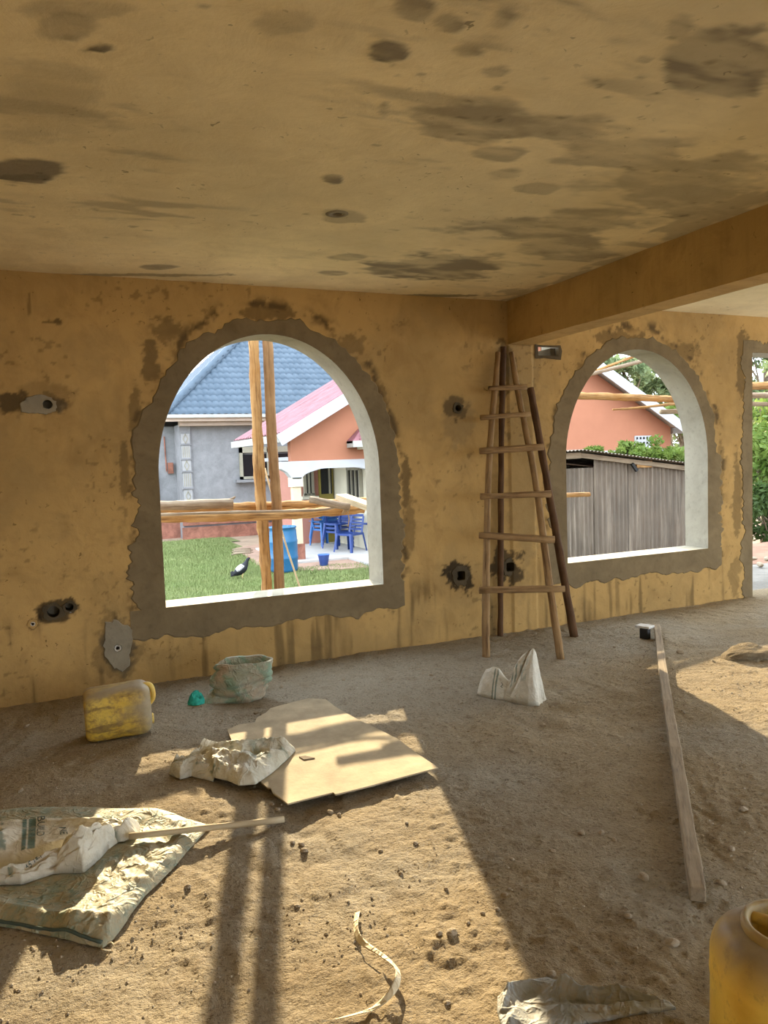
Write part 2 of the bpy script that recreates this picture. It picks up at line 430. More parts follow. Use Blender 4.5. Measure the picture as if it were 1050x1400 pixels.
# ------------------------------------------------------------------ walls with stains
def ell(px, py, rx, ry, hit):
    c = hit(px, py); a = (hit(px+rx, py)-hit(px-rx, py))/2; b_ = (hit(px, py+ry)-hit(px, py-ry))/2
    return c, a, b_
def blob_mask(U, V, blobs, hit, ui, vi, seed, wob=.7, fr=7, asp=1.0):
    """soft irregular stains; each blob is an ellipse on the surface itself"""
    out = np.zeros_like(U)
    n1 = fbm(U*fr*asp, V*fr, 5, seed, .62)-.5; n2 = fbm(U*fr*2.6*asp+50, V*fr*2.6+9, 4, seed+7, .65)-.5
    for (px, py, rx, ry, s) in blobs:
        c, a, b_ = ell(px, py, rx, ry, hit)
        du = U-c[ui]; dv = V-c[vi]; det = a[ui]*b_[vi]-a[vi]*b_[ui]
        p = (du*b_[vi]-dv*b_[ui])/det; q = (dv*a[ui]-du*a[vi])/det
        d = np.sqrt(p*p+q*q)+wob*(1.5*n1+1.1*n2)
        out = np.maximum(out, s*(1-sstep(.70, 1.02, d)))
    return out
# arches (centre x, half width, sill z, spring z, apex z)
ARCH = [(1.521, .828, .525, 1.425, 2.430), (4.955, .833, .534, 1.425, 2.413)]
DOOR = (6.387, 7.75, 2.42)
def arch_edge(a, n=40, off=0.0):
    cx, hw, z0, zs, za = a; P = []
    P.append((cx-hw-off, z0-off)); P.append((cx-hw-off, (z0+zs)/2))
    for i in range(n+1):
        t = math.pi*(1-i/n); P.append((cx+(hw+off)*math.cos(t), zs+(za-zs+off)*math.sin(t)))
    P.append((cx+hw+off, (z0+zs)/2)); P.append((cx+hw+off, z0-off))
    return P
def in_arch(a, x, z, off):
    cx, hw, z0, zs, za = a
    r = (np.abs(x-cx) < hw+off) & (z > z0-off) & (z < zs)
    e = (((x-cx)/(hw+off))**2+((z-zs)/(za-zs+off))**2 < 1) & (z >= zs)
    return r | e
wx0, wx1 = LX, RX
WX = np.concatenate([np.linspace(wx0, -.45, 14)[:-1], np.linspace(-.45, 7.0, 640), np.linspace(7.0, wx1, 70)[1:]]); WZ = np.linspace(-.03, H, 240)
X, Z = np.meshgrid(WX, WZ)
wallhit = lambda a, b_: at(a, b_, D)
HOLES = [(65, 553, .035), (161, 886, .030), (73, 836, .045), (95, 830, .03), (45, 853, .018), (626, 558, .032), (630, 787, .045), (697, 775, .045)]
HOLEW = [(wallhit(a, b_), r) for a, b_, r in HOLES]
VENT = (at(735, 471, D), at(763, 471, D))
vx0, vx1, vz0, vz1 = VENT[0].x, VENT[1].x, 2.335, 2.405
dirt_m = blob_mask(X, Z, [(65, 553, 30, 16, .55), (15, 548, 30, 16, .8), (73, 836, 24, 16, .85), (95, 830, 14, 12, .85), (160, 885, 34, 50, .35), (45, 853, 8, 7, .6),
    (626, 558, 16, 16, .6), (630, 787, 22, 24, .95), (690, 775, 30, 26, .85), (205, 495, 14, 30, .6), (185, 560, 10, 34, .5), (230, 450, 26, 16, .5), (555, 660, 7, 34, .65),
    (170, 640, 7, 40, .5), (560, 720, 8, 40, .45), (480, 470, 22, 16, .4), (360, 428, 50, 10, .55), (520, 540, 10, 26, .5), (850, 462, 40, 10, .55), (930, 480, 26, 14, .45), (800, 520, 12, 34, .5),
    (765, 640, 7, 60, .4), (985, 650, 5, 60, .4), (1015, 500, 8, 60, .55), (1008, 680, 6, 60, .5), (1005, 790, 8, 30, .4), (690, 500, 14, 40, .6), (80, 440, 6, 4, .7), (65, 440, 8, 2.5, .6), (40, 412, 2.5, 22, .45),
    (62, 540, 46, 22, .25), (760, 600, 3, 40, .3)], wallhit, 0, 2, 41, .9, 9)
spk = sstep(.70, .76, fbm(X*26, Z*26, 2, 61))*sstep(.50, .62, fbm(X*2.2, Z*2.2, 3, 66))
spk = spk*.5 + sstep(.68, .76, fbm(X*34, Z*30, 3, 63))*sstep(1.5, .5, Z)*(X < .9)*.5*sstep(.4, .6, fbm(X*3, Z*3, 2, 64))
for a in ARCH:
    cx_, hw_, z0_, zs_, za_ = a
    e_ = np.where(Z > zs_, (np.sqrt(((X-cx_)/hw_)**2+((Z-zs_)/(za_-zs_))**2)-1)*.9, np.abs(X-cx_)-hw_)
    ed_ = np.exp(-((e_-.19-.10*(fbm(X*4, Z*4, 3, 33)-.5))/.045)**2)*(Z > z0_-.1)
    dirt_m = np.maximum(dirt_m, .8*ed_*sstep(.44, .66, fbm(X*9, Z*9, 4, 35, .65)))
drip = sstep(.55, .78, fbm(X*17, Z*1.6, 3, 71))*sstep(.66, .35, Z)*.55
dirt_m = np.clip(np.maximum(dirt_m, np.clip(spk, 0, 1)*.7) + drip, 0, 1)
gst = blob_mask(X, Z, [(70, 553, 26, 12, .8), (160, 885, 26, 42, .9), (626, 575, 26, 40, .35), (715, 640, 24, 170, .30), (720, 500, 30, 60, .4)], wallhit, 0, 2, 47, .6, 8)
gst = np.clip(np.maximum(gst, .16*sstep(.52, .66, fbm(X*2.6, Z*2.2, 5, 77, .6))), 0, 1)
cxm = (X[:-1, :-1]+X[1:, 1:])/2; czm = (Z[:-1, :-1]+Z[1:, 1:])/2
cut = np.zeros_like(cxm, bool)
for a in ARCH: cut |= in_arch(a, cxm, czm, .035)
cut |= (cxm > DOOR[0]-.03) & (cxm < DOOR[1]+.03) & (czm < DOOR[2]+.03)
for c, r in HOLEW: cut |= (cxm-c.x)**2+(czm-c.z)**2 < (r+.005)**2
cut |= (cxm > vx0-.012) & (cxm < vx1+.012) & (czm > vz0-.012) & (czm < vz1+.012)
Yw = D-.014*sstep(3.535, 3.55, X)*sstep(3.80, 3.785, X)*(Z < 2.42)+.006*(fbm(X*3, Z*3, 4, 81)-.5)+.003*(fbm(X*14, Z*14, 3, 83)-.5)
wall_front = link('wall_front', grid_mesh('wall_front', X, Yw, Z, ~cut, {'stain': gst, 'dirt': dirt_m}, 'plaster_wall'))
tag(wall_front, 'rough ochre plastered wall with two arched window openings and a doorway', 'wall', kind='structure')
# outer face of the same wall
X2, Z2 = np.meshgrid(np.linspace(wx0-.2, wx1+.2, 300), np.linspace(GND-.1, H+.25, 100))
cx2 = (X2[:-1, :-1]+X2[1:, 1:])/2; cz2 = (Z2[:-1, :-1]+Z2[1:, 1:])/2
cut2 = np.zeros_like(cx2, bool)
for a in ARCH: cut2 |= in_arch(a, cx2, cz2, .03)
cut2 |= (cx2 > DOOR[0]-.03) & (cx2 < DOOR[1]+.03) & (cz2 < DOOR[2]+.03) & (cz2 > -.05)
cut2 |= (cx2 > vx0-.03) & (cx2 < vx1+.03) & (cz2 > vz0-.03) & (cz2 < vz1+.17)
link('outer_face', grid_mesh('outer_face', X2, X2*0+D+TH, Z2, ~cut2, None, 'cement_outside', True, True), wall_front)
# the small gap under the beam: lining through the wall
b = MB()
fo_ = [(vx0-.02, vz0), (vx1+.02, vz0), (vx1+.02, vz1+.15), (vx0-.02, vz1+.15)]; ga = [(vx0, vz0), (vx1, vz0), (vx1, vz1), (vx0, vz1)]; gb = [(vx0-.012, vz0-.012), (vx1+.012, vz0-.012), (vx1+.012, vz1+.012), (vx0-.012, vz1+.012)]
P = [(x, D-.004, z) for x, z in gb]+[(x, D-.004, z) for x, z in ga]+[(x, D+TH, z) for x, z in fo_]+[(x, D+TH+.002, z) for x, z in [(vx0-.08, vz0-.06), (vx1+.08, vz0-.06), (vx1+.08, vz1+.20), (vx0-.08, vz1+.20)]]
b.add(P, [(k*4+i, k*4+(i+1) % 4, k*4+4+(i+1) % 4, k*4+4+i) for k in range(3) for i in range(4)])
b.build('gap_lining', 'cement_reveal', wall_front)
b = MB(); gr_ = [(vx0-.03, vz0-.03), (vx0+.06, vz0-.022), (vx1+.02, vz0-.035), (vx1+.035, vz1-.03), (vx1+.02, vz1+.02), (vx0+.05, vz1+.012), (vx0-.035, vz1+.022)]; gi_ = [(vx0, vz0), (vx0+.06, vz0), (vx1, vz0), (vx1, vz1-.03), (vx1, vz1), (vx0+.05, vz1), (vx0, vz1)]
b.add([(x, D-.008, z) for x, z in gr_]+[(x, D-.007, z) for x, z in gi_], [(i, (i+1) % 7, 7+(i+1) % 7, 7+i) for i in range(7)]); b.build('gap_rim', 'mortar_dark', wall_front)
MB().box((vx1-.035, D+.13, (vz0+vz1)/2), (.05, .2, vz1-vz0-.004)).build('gap_stone', 'mortar_dark', wall_front)

def band_strip(inner, outer, y0, y1, jag, seed):
    """flat mortar collar: inner edge exact, outer edge ragged, slightly proud of the wall"""
    n = len(inner); rnd = random.Random(seed); V = []; F = []
    ou = []
    for i, (x, z) in enumerate(outer):
        ix, iz = inner[i]; dx, dz = x-ix, z-iz; L = math.hypot(dx, dz) or 1
        k = 1+jag*((float(fbm(i*.16+seed*9, seed*3.1, 3, seed))-.5)*2)
        k += jag*.55*(rnd.random()-.5)+jag*.8*(float(fbm(i*.21, seed*2.2, 3, 4))-.5)
        ou.append((ix+dx*k, iz+dz*k))
    for i in range(n):
        (x, z), (ox, oz) = inner[i], ou[i]
        mx, mz = x+(ox-x)*.93, z+(oz-z)*.93
        V += [(x, y1, z), (mx, y1+.001, mz), (ox, y0+.003, oz)]
    for i in range(n-1):
        for k in range(2): F.append((i*3+k, i*3+k+1, (i+1)*3+k+1, (i+1)*3+k))
    return V, F
def dense(P, step=.022):
    out = []
    for i in range(len(P)-1):
        a = P[i]; c = P[i+1]; L = math.hypot(c[0]-a[0], c[1]-a[1]); m = max(1, int(L/step))
        for k in range(m): out.append((a[0]+(c[0]-a[0])*k/m, a[1]+(c[1]-a[1])*k/m))
    out.append(P[-1]); return out
for k, a in enumerate(ARCH):
    wn = empty('window_%d' % (k+1), (a[0], D, a[2]))
    tag(wn, ['open arched window with scaffold poles standing behind it', 'open arched window looking out on a corrugated iron shed', 'open arched window beside the scaffold window, out of frame'][k], 'window', kind='structure')
    O = Vector((a[0], D, a[2]))
    edge = dense(arch_edge(a, 48))
    bw = .165
    outer = []
    for x, z in edge:
        cx, hw, z0, zs, za = a
        if z > zs:
            t = math.atan2((z-zs)/(za-zs), (x-cx)/hw); outer.append((cx+(hw+bw)*math.cos(t), zs+(za-zs+bw*.72)*math.sin(t)))
        else: outer.append((x+(bw+.02 if x > cx else -bw-.02-.05*max(0, (1.2-z))), z))
    b = MB(); V, F = band_strip(edge, outer, D, D-.0065, .40, 3+k); b.add(V, F)
    b.build('mortar_band', 'cement_band', wn, False, None, O)
    # apron under the sill
    lo = dense([(a[0]-a[1]-.24, a[2]), (a[0]+a[1]+.18, a[2])]); b = MB(); V = []; F = []
    for i, (x, z) in enumerate(lo):
        q = a[2]-.20-.06*(float(fbm(i*.2, 3.3+k, 3, 8))-.5)*2 - (.0 if k else .02)
        V += [(x, D-.0065, a[2]), (x, D-.006, q+.015), (x, D+.003, q)]
    for i in range(len(lo)-1):
        for j in range(2): F.append((i*3+j, (i+1)*3+j, (i+1)*3+j+1, i*3+j+1))
    b.add(V, F); b.build('sill_apron', 'cement_band', wn, False, None, O)
    # reveal (jambs and soffit) and sill
    b = MB(); V = []; F = []
    yy = [D-.0065, D+.06, D+.13, D+.20, D+TH+.012]
    ed = dense(arch_edge(a, 48), .05)
    for i, (x, z) in enumerate(ed):
        for j, y in enumerate(yy):
            V.append((x+.004*(float(vnoise(i*.7, j*.9, 5))-.5), y, z))
    ny_ = len(yy)
    for i in range(len(ed)-1):
        for j in range(ny_-1): F.append((i*ny_+j, (i+1)*ny_+j, (i+1)*ny_+j+1, i*ny_+j+1))
    b.add(V, F); b.build('reveal', 'cement_reveal', wn, True, None, O)
    # outer collar hides the joint with the outside face
    ed2 = dense(arch_edge(a, 48)); V, F = band_strip(ed2, [(x+(x-a[0])*.08, z+(.09 if z > a[3] else 0)) for x, z in ed2], D+TH, D+TH+.012, .02, 4)
    b = MB(); b.add(V, [f[::-1] for f in F]); b.build('outer_collar', 'cement_outside', wn, False, None, O)
    b = MB(); b.box((a[0], D+TH/2+.0065, a[2]-.05), (2*a[1]+.02, TH+.019, .1)); b.build('sill', 'cement_sill', wn, False, None, O)
# doorway
dn = empty('door_1', (DOOR[0], D, 0)); tag(dn, 'open doorway with grey mortar edge leading out to trees', 'doorway', kind='structure')
ed = dense([(DOOR[0], -.03), (DOOR[0], DOOR[2]), (DOOR[1], DOOR[2]), (DOOR[1], -.03)]); ou = []
for x, z in ed:
    ou.append((x-.13 if x < DOOR[0]+.01 else (x+.13 if x > DOOR[1]-.01 else x), z+(.13 if z > DOOR[2]-.01 else 0)))
b = MB(); V, F = band_strip(ed, ou, D, D-.0065, .40, 9); b.add(V, F); b.build('mortar_band', 'cement_band', dn, False, None, (DOOR[0], D, 0))
b = MB(); V = []; F = []
for x, z in ed: V += [(x, D-.0065, z), (x, D+TH+.01, z)]
for i in range(len(ed)-1): F.append((2*i, 2*i+2, 2*i+3, 2*i+1))
b.add(V, F); b.build('reveal', 'cement_reveal', dn, True, None, (DOOR[0], D, 0))
b = MB(); b.box(((DOOR[0]+DOOR[1])/2, D+.3, -.11), (DOOR[1]-DOOR[0]+.3, .65, .2)); b.build('threshold', 'dirt', dn, False, None, (DOOR[0], D, 0))

# conduit holes: ragged mortar patch with a round recess
def conduit(i, outw, outh, cx=0, cz=0, ring=None, square=False, patch='cement_patch', name='conduit_box', label=''):
    c, r = HOLEW[i]; th = empty(name, (c.x, D, c.z)); n = 40; b = MB(); V = []; F = []
    for k in range(n):
        t = 2*math.pi*k/n; ca, sa = math.cos(t), math.sin(t)
        q = (abs(ca)**6+abs(sa)**6)**(-1/6) if square else 1
        wob = 1+.38*(float(fbm(ca*2.4+i*7, sa*2.4+i*3, 4, 5))-.5)*2
        ox, oz = cx+outw*ca*wob, cz+outh*sa*wob
        V += [(r*.85*ca*q, -.007, r*.85*sa*q), (ox*.9+r*.1*ca, -.008, oz*.9+r*.1*sa), (ox, .005, oz), (r*.85*ca*q, .11, r*.85*sa*q)]
    for k in range(n):
        m = (k+1) % n
        F += [(4*k, 4*k+1, 4*m+1, 4*m), (4*k+1, 4*k+2, 4*m+2, 4*m+1), (4*k, 4*m, 4*m+3, 4*k+3)]
    b.add(V, F); b.build('mortar_patch', patch, th)
    b = MB(); b.add([(r*.86*math.cos(2*math.pi*k/n)*1.2, .109, r*.86*math.sin(2*math.pi*k/n)*1.2) for k in range(n)], [tuple(range(n))]); b.build('recess_back', 'cement_patch', th)
    if ring:
        b = MB(); V = []; F = []
        for k in range(n):
            t = 2*math.pi*k/n
            for rr, y in ((ring, .03), (ring, -.008), (ring*.62, -.008), (ring*.62, .03)): V.append((rr*math.cos(t), y, rr*math.sin(t)))
        for k in range(n):
            m = (k+1) % n
            for j in range(3): F.append((4*k+j, 4*k+j+1, 4*m+j+1, 4*m+j))
        b.add(V, F); b.build('conduit_end', 'conduit_white', th)
    return tag(th, label, 'conduit')
conduit(0, .115, .070, -.05, .0, label='grey mortar patch with a round conduit hole, ragged channel running beside it')
conduit(1, .105, .175, 0, .03, ring=.022, label='tall oval mortar patch low on the wall with a pale conduit end')
conduit(2, .070, .060, patch='mortar_dark', label='ragged dark conduit hole in blackened plaster, beside a smaller one')
conduit(3, .045, .04, patch='mortar_dark', label='smaller dark hole joined to a ragged conduit hole')
conduit(4, .032, .032, ring=.014, patch='plaster_wall', label='tiny conduit end poking from plaster below ragged holes')
conduit(5, .048, .045, patch='mortar_dark', label='small chipped hole between arched window and ladder')
conduit(6, .085, .09, square=True, patch='mortar_dark', label='blackened square socket recess between arched window and ladder foot')
conduit(7, .080, .085, square=True, patch='mortar_dark', label='black square socket recess behind the ladder')

# ------------------------------------------------------------------ ceiling, beam, pier, remaining walls
X, Y = np.meshgrid(np.linspace(LX, 3.70, 330), np.concatenate([np.linspace(BY, -1.2, 12)[:-1], np.linspace(-1.2, D+.01, 380)]))
chit = lambda a, b_: fl(a, b_, H)
cst = blob_mask(X, Y, [(570, 12, 46, 26, .95), (528, 70, 34, 17, .95), (615, 30, 32, 22, .8), (690, 20, 44, 30, .6), (640, 68, 32, 14, .6), (680, 96, 24, 10, .75), (985, 70, 90, 60, .85), (930, 35, 32, 28, .6), (660, 165, 100, 34, .6),
    (760, 170, 80, 22, .5), (90, 35, 50, 22, .55), (140, 66, 22, 6, .85), (390, 30, 50, 20, .45), (35, 232, 60, 15, .95), (456, 243, 15, 8, .8), (470, 294, 30, 10, .4), (600, 365, 110, 22, .75), (475, 351, 30, 5, .6),
    (735, 258, 26, 8, .75), (690, 238, 32, 8, .5), (720, 310, 110, 20, .6), (850, 215, 110, 26, .45), (780, 340, 70, 16, .55), (930, 250, 130, 40, .45), (215, 365, 28, 4, .6), (525, 152, 10, 14, .5), (820, 300, 90, 18, .5), (960, 290, 60, 12, .5),
    (455, 373, 20, 4, .6), (100, 15, 90, 14, .35), (690, 210, 40, 10, .5), (880, 80, 16, 8, .5), (60, 150, 90, 60, .22)], chit, 0, 1, 91, .85, 3.2, .55)
cst = np.clip(cst*(.62+.75*sstep(.30, .62, fbm(X*2.6, Y*8, 5, 97, .6))), 0, 1)
cst = np.maximum(cst, .50*sstep(.56, .72, fbm(X*2.0, Y*7, 5, 99, .6))*sstep(.42, .6, fbm(X*.8, Y*.9, 2, 98)))
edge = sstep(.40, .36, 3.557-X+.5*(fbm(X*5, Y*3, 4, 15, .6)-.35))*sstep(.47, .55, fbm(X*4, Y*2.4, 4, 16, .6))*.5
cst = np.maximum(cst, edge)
cdk = np.clip(sstep(.74, .82, fbm(X*14, Y*26, 3, 111))*sstep(.5, .6, fbm(X*1.6, Y*1.6, 2, 113))*.4 + blob_mask(X, Y, [(130, 68, 18, 3, .4), (40, 242, 50, 5, .3), (160, 376, 160, 2.2, .5), (540, 404, 150, 2.2, .6)], chit, 0, 1, 95, .6, 8), 0, 1)
hc = chit(461, 292)
cxm = (X[:-1, :-1]+X[1:, 1:])/2; cym = (Y[:-1, :-1]+Y[1:, 1:])/2
Zc = H+.014*(fbm(X*1.1, Y*1.1, 3, 101)-.5)+.006*(fbm(X*6, Y*6, 3, 103)-.5)-.003*cst
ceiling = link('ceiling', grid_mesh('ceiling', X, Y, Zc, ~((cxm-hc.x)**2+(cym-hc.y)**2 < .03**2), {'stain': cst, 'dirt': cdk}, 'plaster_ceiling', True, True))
tag(ceiling, 'rough plastered ceiling with dark damp stains and patches', 'ceiling', kind='structure')
b = MB(); b.box(((3.7+RX)/2, (BY+D)/2, H+.02), (RX-3.7, D-BY, .04)); b.build('ceiling_bay', 'plaster_ceiling', ceiling)
b = MB(); b.box(((LX+RX)/2, (BY+D+TH)/2, H+.27), (RX-LX+.4, D-BY+TH, .2)); b.build('roof_slab', 'cement_outside', ceiling)
th = empty('ceiling_conduit', (hc.x, hc.y, H)); tag(th, 'small dark conduit hole in the ceiling above the window', 'conduit')
b = MB(); b.lathe([(.075, .004), (.05, -.006), (.030, -.006), (.027, .15)], n=28); b.build('mortar_patch', 'cement_patch', th, True)
b = MB(); b.lathe([(.032, .148), (.0001, .15)], n=28); b.build('recess_back', 'cement_patch', th)
def plaster_box(name, x0, x1, y0, y1, z0, z1, step, label, mat='plaster_wall'):
    bm = bmesh.new(); bmesh.ops.create_cube(bm, size=1)
    for v in bm.verts: v.co = Vector(((x0+x1)/2+v.co.x*(x1-x0), (y0+y1)/2+v.co.y*(y1-y0), (z0+z1)/2+v.co.z*(z1-z0)))
    for ax, (c0, c1) in enumerate(((x0, x1), (y0, y1), (z0, z1))):
        n = int((c1-c0)/step)
        for k in range(1, n):
            no = Vector((0, 0, 0)); no[ax] = 1; co = Vector((0, 0, 0)); co[ax] = c0+(c1-c0)*k/n
            bmesh.ops.bisect_plane(bm, geom=bm.verts[:]+bm.edges[:]+bm.faces[:], plane_co=co, plane_no=no)
    bm.normal_update()
    nr = [v.normal.copy() for v in bm.verts]
    for v, n_ in zip(bm.verts, nr):
        q = (float(fbm(v.co.x*3+v.co.z, v.co.y*3+v.co.z*1.3, 3, 5))-.5)*.012; v.co += n_*q
    me = bpy.data.meshes.new(name); bm.to_mesh(me); bm.free(); me.materials.append(M[mat])
    return tag(link(name, me), label, name.split('_')[-1], kind='structure')
plaster_box('ceiling_beam', 3.557, 3.783, BY, D+.01, 2.42, H+.02, .22, 'deep plastered concrete beam running back from the window wall')
b = MB(); b.box((LX-.13, (BY+D)/2, H/2), (.26, D-BY+.5, H+.3)); o = b.build('wall_left', 'plaster_wall'); tag(o, 'plain plastered side wall out of frame', 'wall', kind='structure')
b = MB(); b.box(((LX+.9)/2, BY-.13, H/2), (.9-LX, .26, H+.3)); b.box(((.9+RX)/2, BY-.13, 2.62), (RX-.9, .26, .4)); o = b.build('wall_rear_added', 'plaster_wall'); tag(o, 'unseen plastered rear wall added to trim the light, with a wide opening', 'wall', kind='structure')  # unseen: wall and lintel added to hold back sky light from behind
for (px_, py_) in ((RX-.2, 1.5), (RX-.2, -1.8), (RX-.2, BY+.2), (3.67, BY+.2), (LX+.3, BY+.2)):
    b = MB(); b.box((0, 0, H/2), (.30, .30, H+.02)); o = b.build('pillar', 'plaster_wall'); o.location = (px_, py_, 0); tag(o, 'square plastered pillar at the open side of the room', 'pillar', kind='structure')

# ------------------------------------------------------------------ poles and ladder
def smooth_path(P, n):
    P = [Vector(p) for p in P]
    if len(P) == 2: return [P[0].lerp(P[1], i/(n-1)) for i in range(n)]
    out = []; m = len(P)-1
    for i in range(n):
        t = i/(n-1)*m; k = min(int(t), m-1); f = t-k
        p0 = P[max(k-1, 0)]; p1 = P[k]; p2 = P[k+1]; p3 = P[min(k+2, m)]
        out.append(.5*((2*p1)+(p2-p0)*f+(2*p0-5*p1+4*p2-p3)*f*f+(3*p1-p0-3*p2+p3)*f**3))
    return out
def pole(name, P, r0, r1, mat, parent=None, n=None, sides=10, rough=.07, seed=0, wob=.15, flat=1.0):
    L = sum((Vector(P[i+1])-Vector(P[i])).length for i in range(len(P)-1)); n = n or max(6, int(L/.07))
    pts = smooth_path(P, n); rn = random.Random(seed+11)
    rad = []
    for i, p in enumerate(pts):
        t = i/(n-1); r = r0+(r1-r0)*t; rad.append(r*(1+wob*(float(vnoise(i*.45+seed*3.1, seed, 3))-.5)))
        if 0 < i < n-1: p += Vector(((rn.random()-.5), (rn.random()-.5), (rn.random()-.5)))*r*.10
    b = MB(); b.tube(pts, rad, sides, True, rough, seed, flat)
    if parent is None:
        o = b.build(name, mat, None, True, None, tuple(pts[0]))
    else: o = b.build(name, mat, parent, True, None, tuple(parent.location))
    return o
lad = empty('wooden_ladder', (fl(715, 900).x, fl(715, 900).y, 0)); tag(lad, 'homemade pole ladder with six nailed rungs leaning in the corner under the beam', 'ladder')
LB, RB, WT = 4.76, 4.475, D-.075
fr = lambda py: max(0, min(1, (900-py)/(900-478)))
def lpt(px, py, off=0): f = fr(py); return at(px, py, LB+(WT-LB)*f+off)
def rpt(px, py, off=0): f = fr(py); return at(px, py, RB+(WT-.02-RB)*f+off)
def grounded(P):
    P[0].z = fz(P[0])-.01; return P
pole('rail', grounded([fl(665, 899)]+[lpt(*q) for q in [(664, 850), (665, 780), (666, 700), (669, 630), (673, 570), (679, 510), (681, 482)]]), .030, .022, 'wood_ladder', lad, seed=1)
pole('rail', grounded([fl(767, 899)]+[rpt(*q) for q in [(756, 830), (746, 760), (737, 690), (729, 640), (719, 590), (708, 535), (699, 482)]]), .030, .021, 'wood_ladder', lad, seed=2)
for i, (x0, y0, x1, y1, r) in enumerate([(668, 531, 720, 529, .020), (657, 571, 725, 566, .020), (656, 617, 743, 611, .024), (657, 679, 753, 675, .023), (655, 732, 758, 738, .024), (655, 807, 772, 805, .026)]):
    pole('rung', [lpt(x0, y0, -.055), rpt(x1, y1, -.055)], r, r*1.1, 'wood_ladder', lad, seed=20+i, wob=.3, flat=.7)
q = fl(785, 869); q.z = fz(q)-.01
o = pole('leaning_pole', [q, at(763, 745, 5.14), at(741, 620, 5.24), at(725, 530, 5.30)], .034, .030, 'wood_dark', seed=31); tag(o, 'dark brown pole leaning on the wall beside the ladder', 'pole')
q = at(684, 862, D-.055); q.z = fz(q)-.01
o = pole('upright_pole', [q, at(685, 640, D-.055), at(688, 474, D-.055)], .024, .024, 'wood_dark', seed=32); tag(o, 'thin dark pole standing upright in the corner behind the ladder', 'pole')

# ------------------------------------------------------------------ jerrycans
def can_body(bx, by, h, power, seed, top_r):
    prof = []
    for t in np.linspace(0, 1, 7): a = t*math.pi/2; prof.append((1-.16*(1-math.sin(a)), .05*(1-math.cos(a))))
    for z in np.linspace(.07, h-.11, 14): prof.append((1.0+(.012 if .3 < (z/h) < .34 or .66 < (z/h) < .7 else 0), z))
    sh_ = .095 if top_r > .1 else .055
    for t in np.linspace(0, 1, 9): a = t*math.pi/2; prof.append((1-.34*(1-math.cos(a)), h-sh_+sh_*math.sin(a)))
    prof.append((top_r, h+.001))
    return prof
def jerrycan(name, bx, by, h, power, collar, label, seed):
    root = empty(name); b = MB(); n = 64; V = []; F = []
    prof = can_body(bx, by, h, power, seed, .02 if not collar else .56)
    m = len(prof); st = []
    for i, (s, z) in enumerate(prof):
        pw = power if s > .75 else 2+(power-2)*max(0, (s-.4)/.35)
        for k in range(n):
            a = 2*math.pi*k/n; ca, sa = math.cos(a), math.sin(a); q = (abs(ca)**pw+abs(sa)**pw)**(-1/pw)
            d = 1+.02*(float(vnoise(ca*1.5+seed*5+4, z*9+sa*1.5, 2))-.5)
            V.append((ca*q*s*bx*d, sa*q*s*by*d, z))
            g = float(fbm(ca*2.2+seed*3+9, z*9+sa*2.2, 4, 3))
            st.append(min(1, max(0, (z-(h-.09))/.07)*.9*(.6+.7*g) + max(0, g-.58)*2.0 + (0 if collar else .75*max(0, (ca*q-.75)/.25)*(.5+g) + 1.6*max(0, g-.44)*max(0, ca*q+.55))))
    for i in range(m-1):
        for k in range(n): F.append((i*n+k, i*n+(k+1) % n, (i+1)*n+(k+1) % n, (i+1)*n+k))
    F.append(tuple(range(n-1, -1, -1)))
    if not collar: F.append(tuple(range((m-1)*n, m*n)))
    mt_ = 'yellow_plastic' if collar else 'yellow_plastic_grimy'
    b.add(V, F); b.build('body', mt_, root, True, {'stain': st})
    if collar:
        R0 = .56*bx
        b = MB(); b.lathe([(R0*1.12, h-.006), (R0*1.12, h+.012), (R0*1.08, h+.020), (R0*.98, h+.021), (R0*.93, h+.016), (R0*.90, h-.02), (R0*.84, h-.075), (R0*.5, h-.095), (.001, h-.10)], n=56)
        o = b.build('collar', 'yellow_plastic', root, True, {'stain': np.array([.85 if v[2] > h-.01 else .35 for v in b.v])})
        b = MB(); a = math.radians(128); dx, dy = math.cos(a), math.sin(a)
        P = [(dx*R0*t, dy*R0*t, h+.006-.012*(t*t)) for t in np.linspace(-.97, .97, 13)]
        b.tube(P, .013, 12, True, .02, 1); b.build('handle', 'yellow_plastic', root, True, {'stain': np.full(len(b.v), .35)})
        b = MB(); b.lathe([(.022, h-.095), (.022, h-.05), (.018, h-.05), (.017, h-.09)], (dy*R0*.5, -dx*R0*.5, 0), 20); b.build('spout', 'yellow_plastic', root, True, {'stain': np.full(len(b.v), .3)})
    else:
        P = [(bx*.84, 0, h-.045), (bx*.88, 0, h-.008), (bx*.72, 0, h+.014), (bx*.3, 0, h+.016), (bx*.08, 0, h-.006)]
        b = MB(); b.tube(smooth_path(P, 18), .015, 12, True, .02, 2, 1.2); b.build('handle', 'yellow_plastic', root, True, {'stain': np.full(len(b.v), .25)})
        b = MB(); b.lathe([(.030, h-.01), (.030, h+.010), (.024, h+.012), (.023, h-.01)], (-bx*.58, 0, 0), 24); b.build('spout', 'yellow_plastic', root, True, {'stain': np.full(len(b.v), .3)})
    return tag(root, label, 'jerrycan')
jc = jerrycan('jerrycan', .138, .125, .350, 4.6, False, 'grimy yellow jerrycan lying on its side near the window wall', 2)
A = fl(118, 1018); B = fl(216, 1003); ang = math.atan2(B.y-A.y, B.x-A.x)
ax = Vector((math.cos(ang), math.sin(ang), 0)); sd = Vector((-math.sin(ang), math.cos(ang), 0)); up = Vector((0, 0, 1))
tl = math.radians(1.5); axt = ax*math.cos(tl)+up*math.sin(tl); upt = up*math.cos(tl)-ax*math.sin(tl)
R3 = Matrix((upt*1.0, sd*-1.0, axt)).transposed()        # local x -> up, y -> -side, z -> along
if R3.determinant() < 0: R3 = Matrix((upt, sd, axt)).transposed()
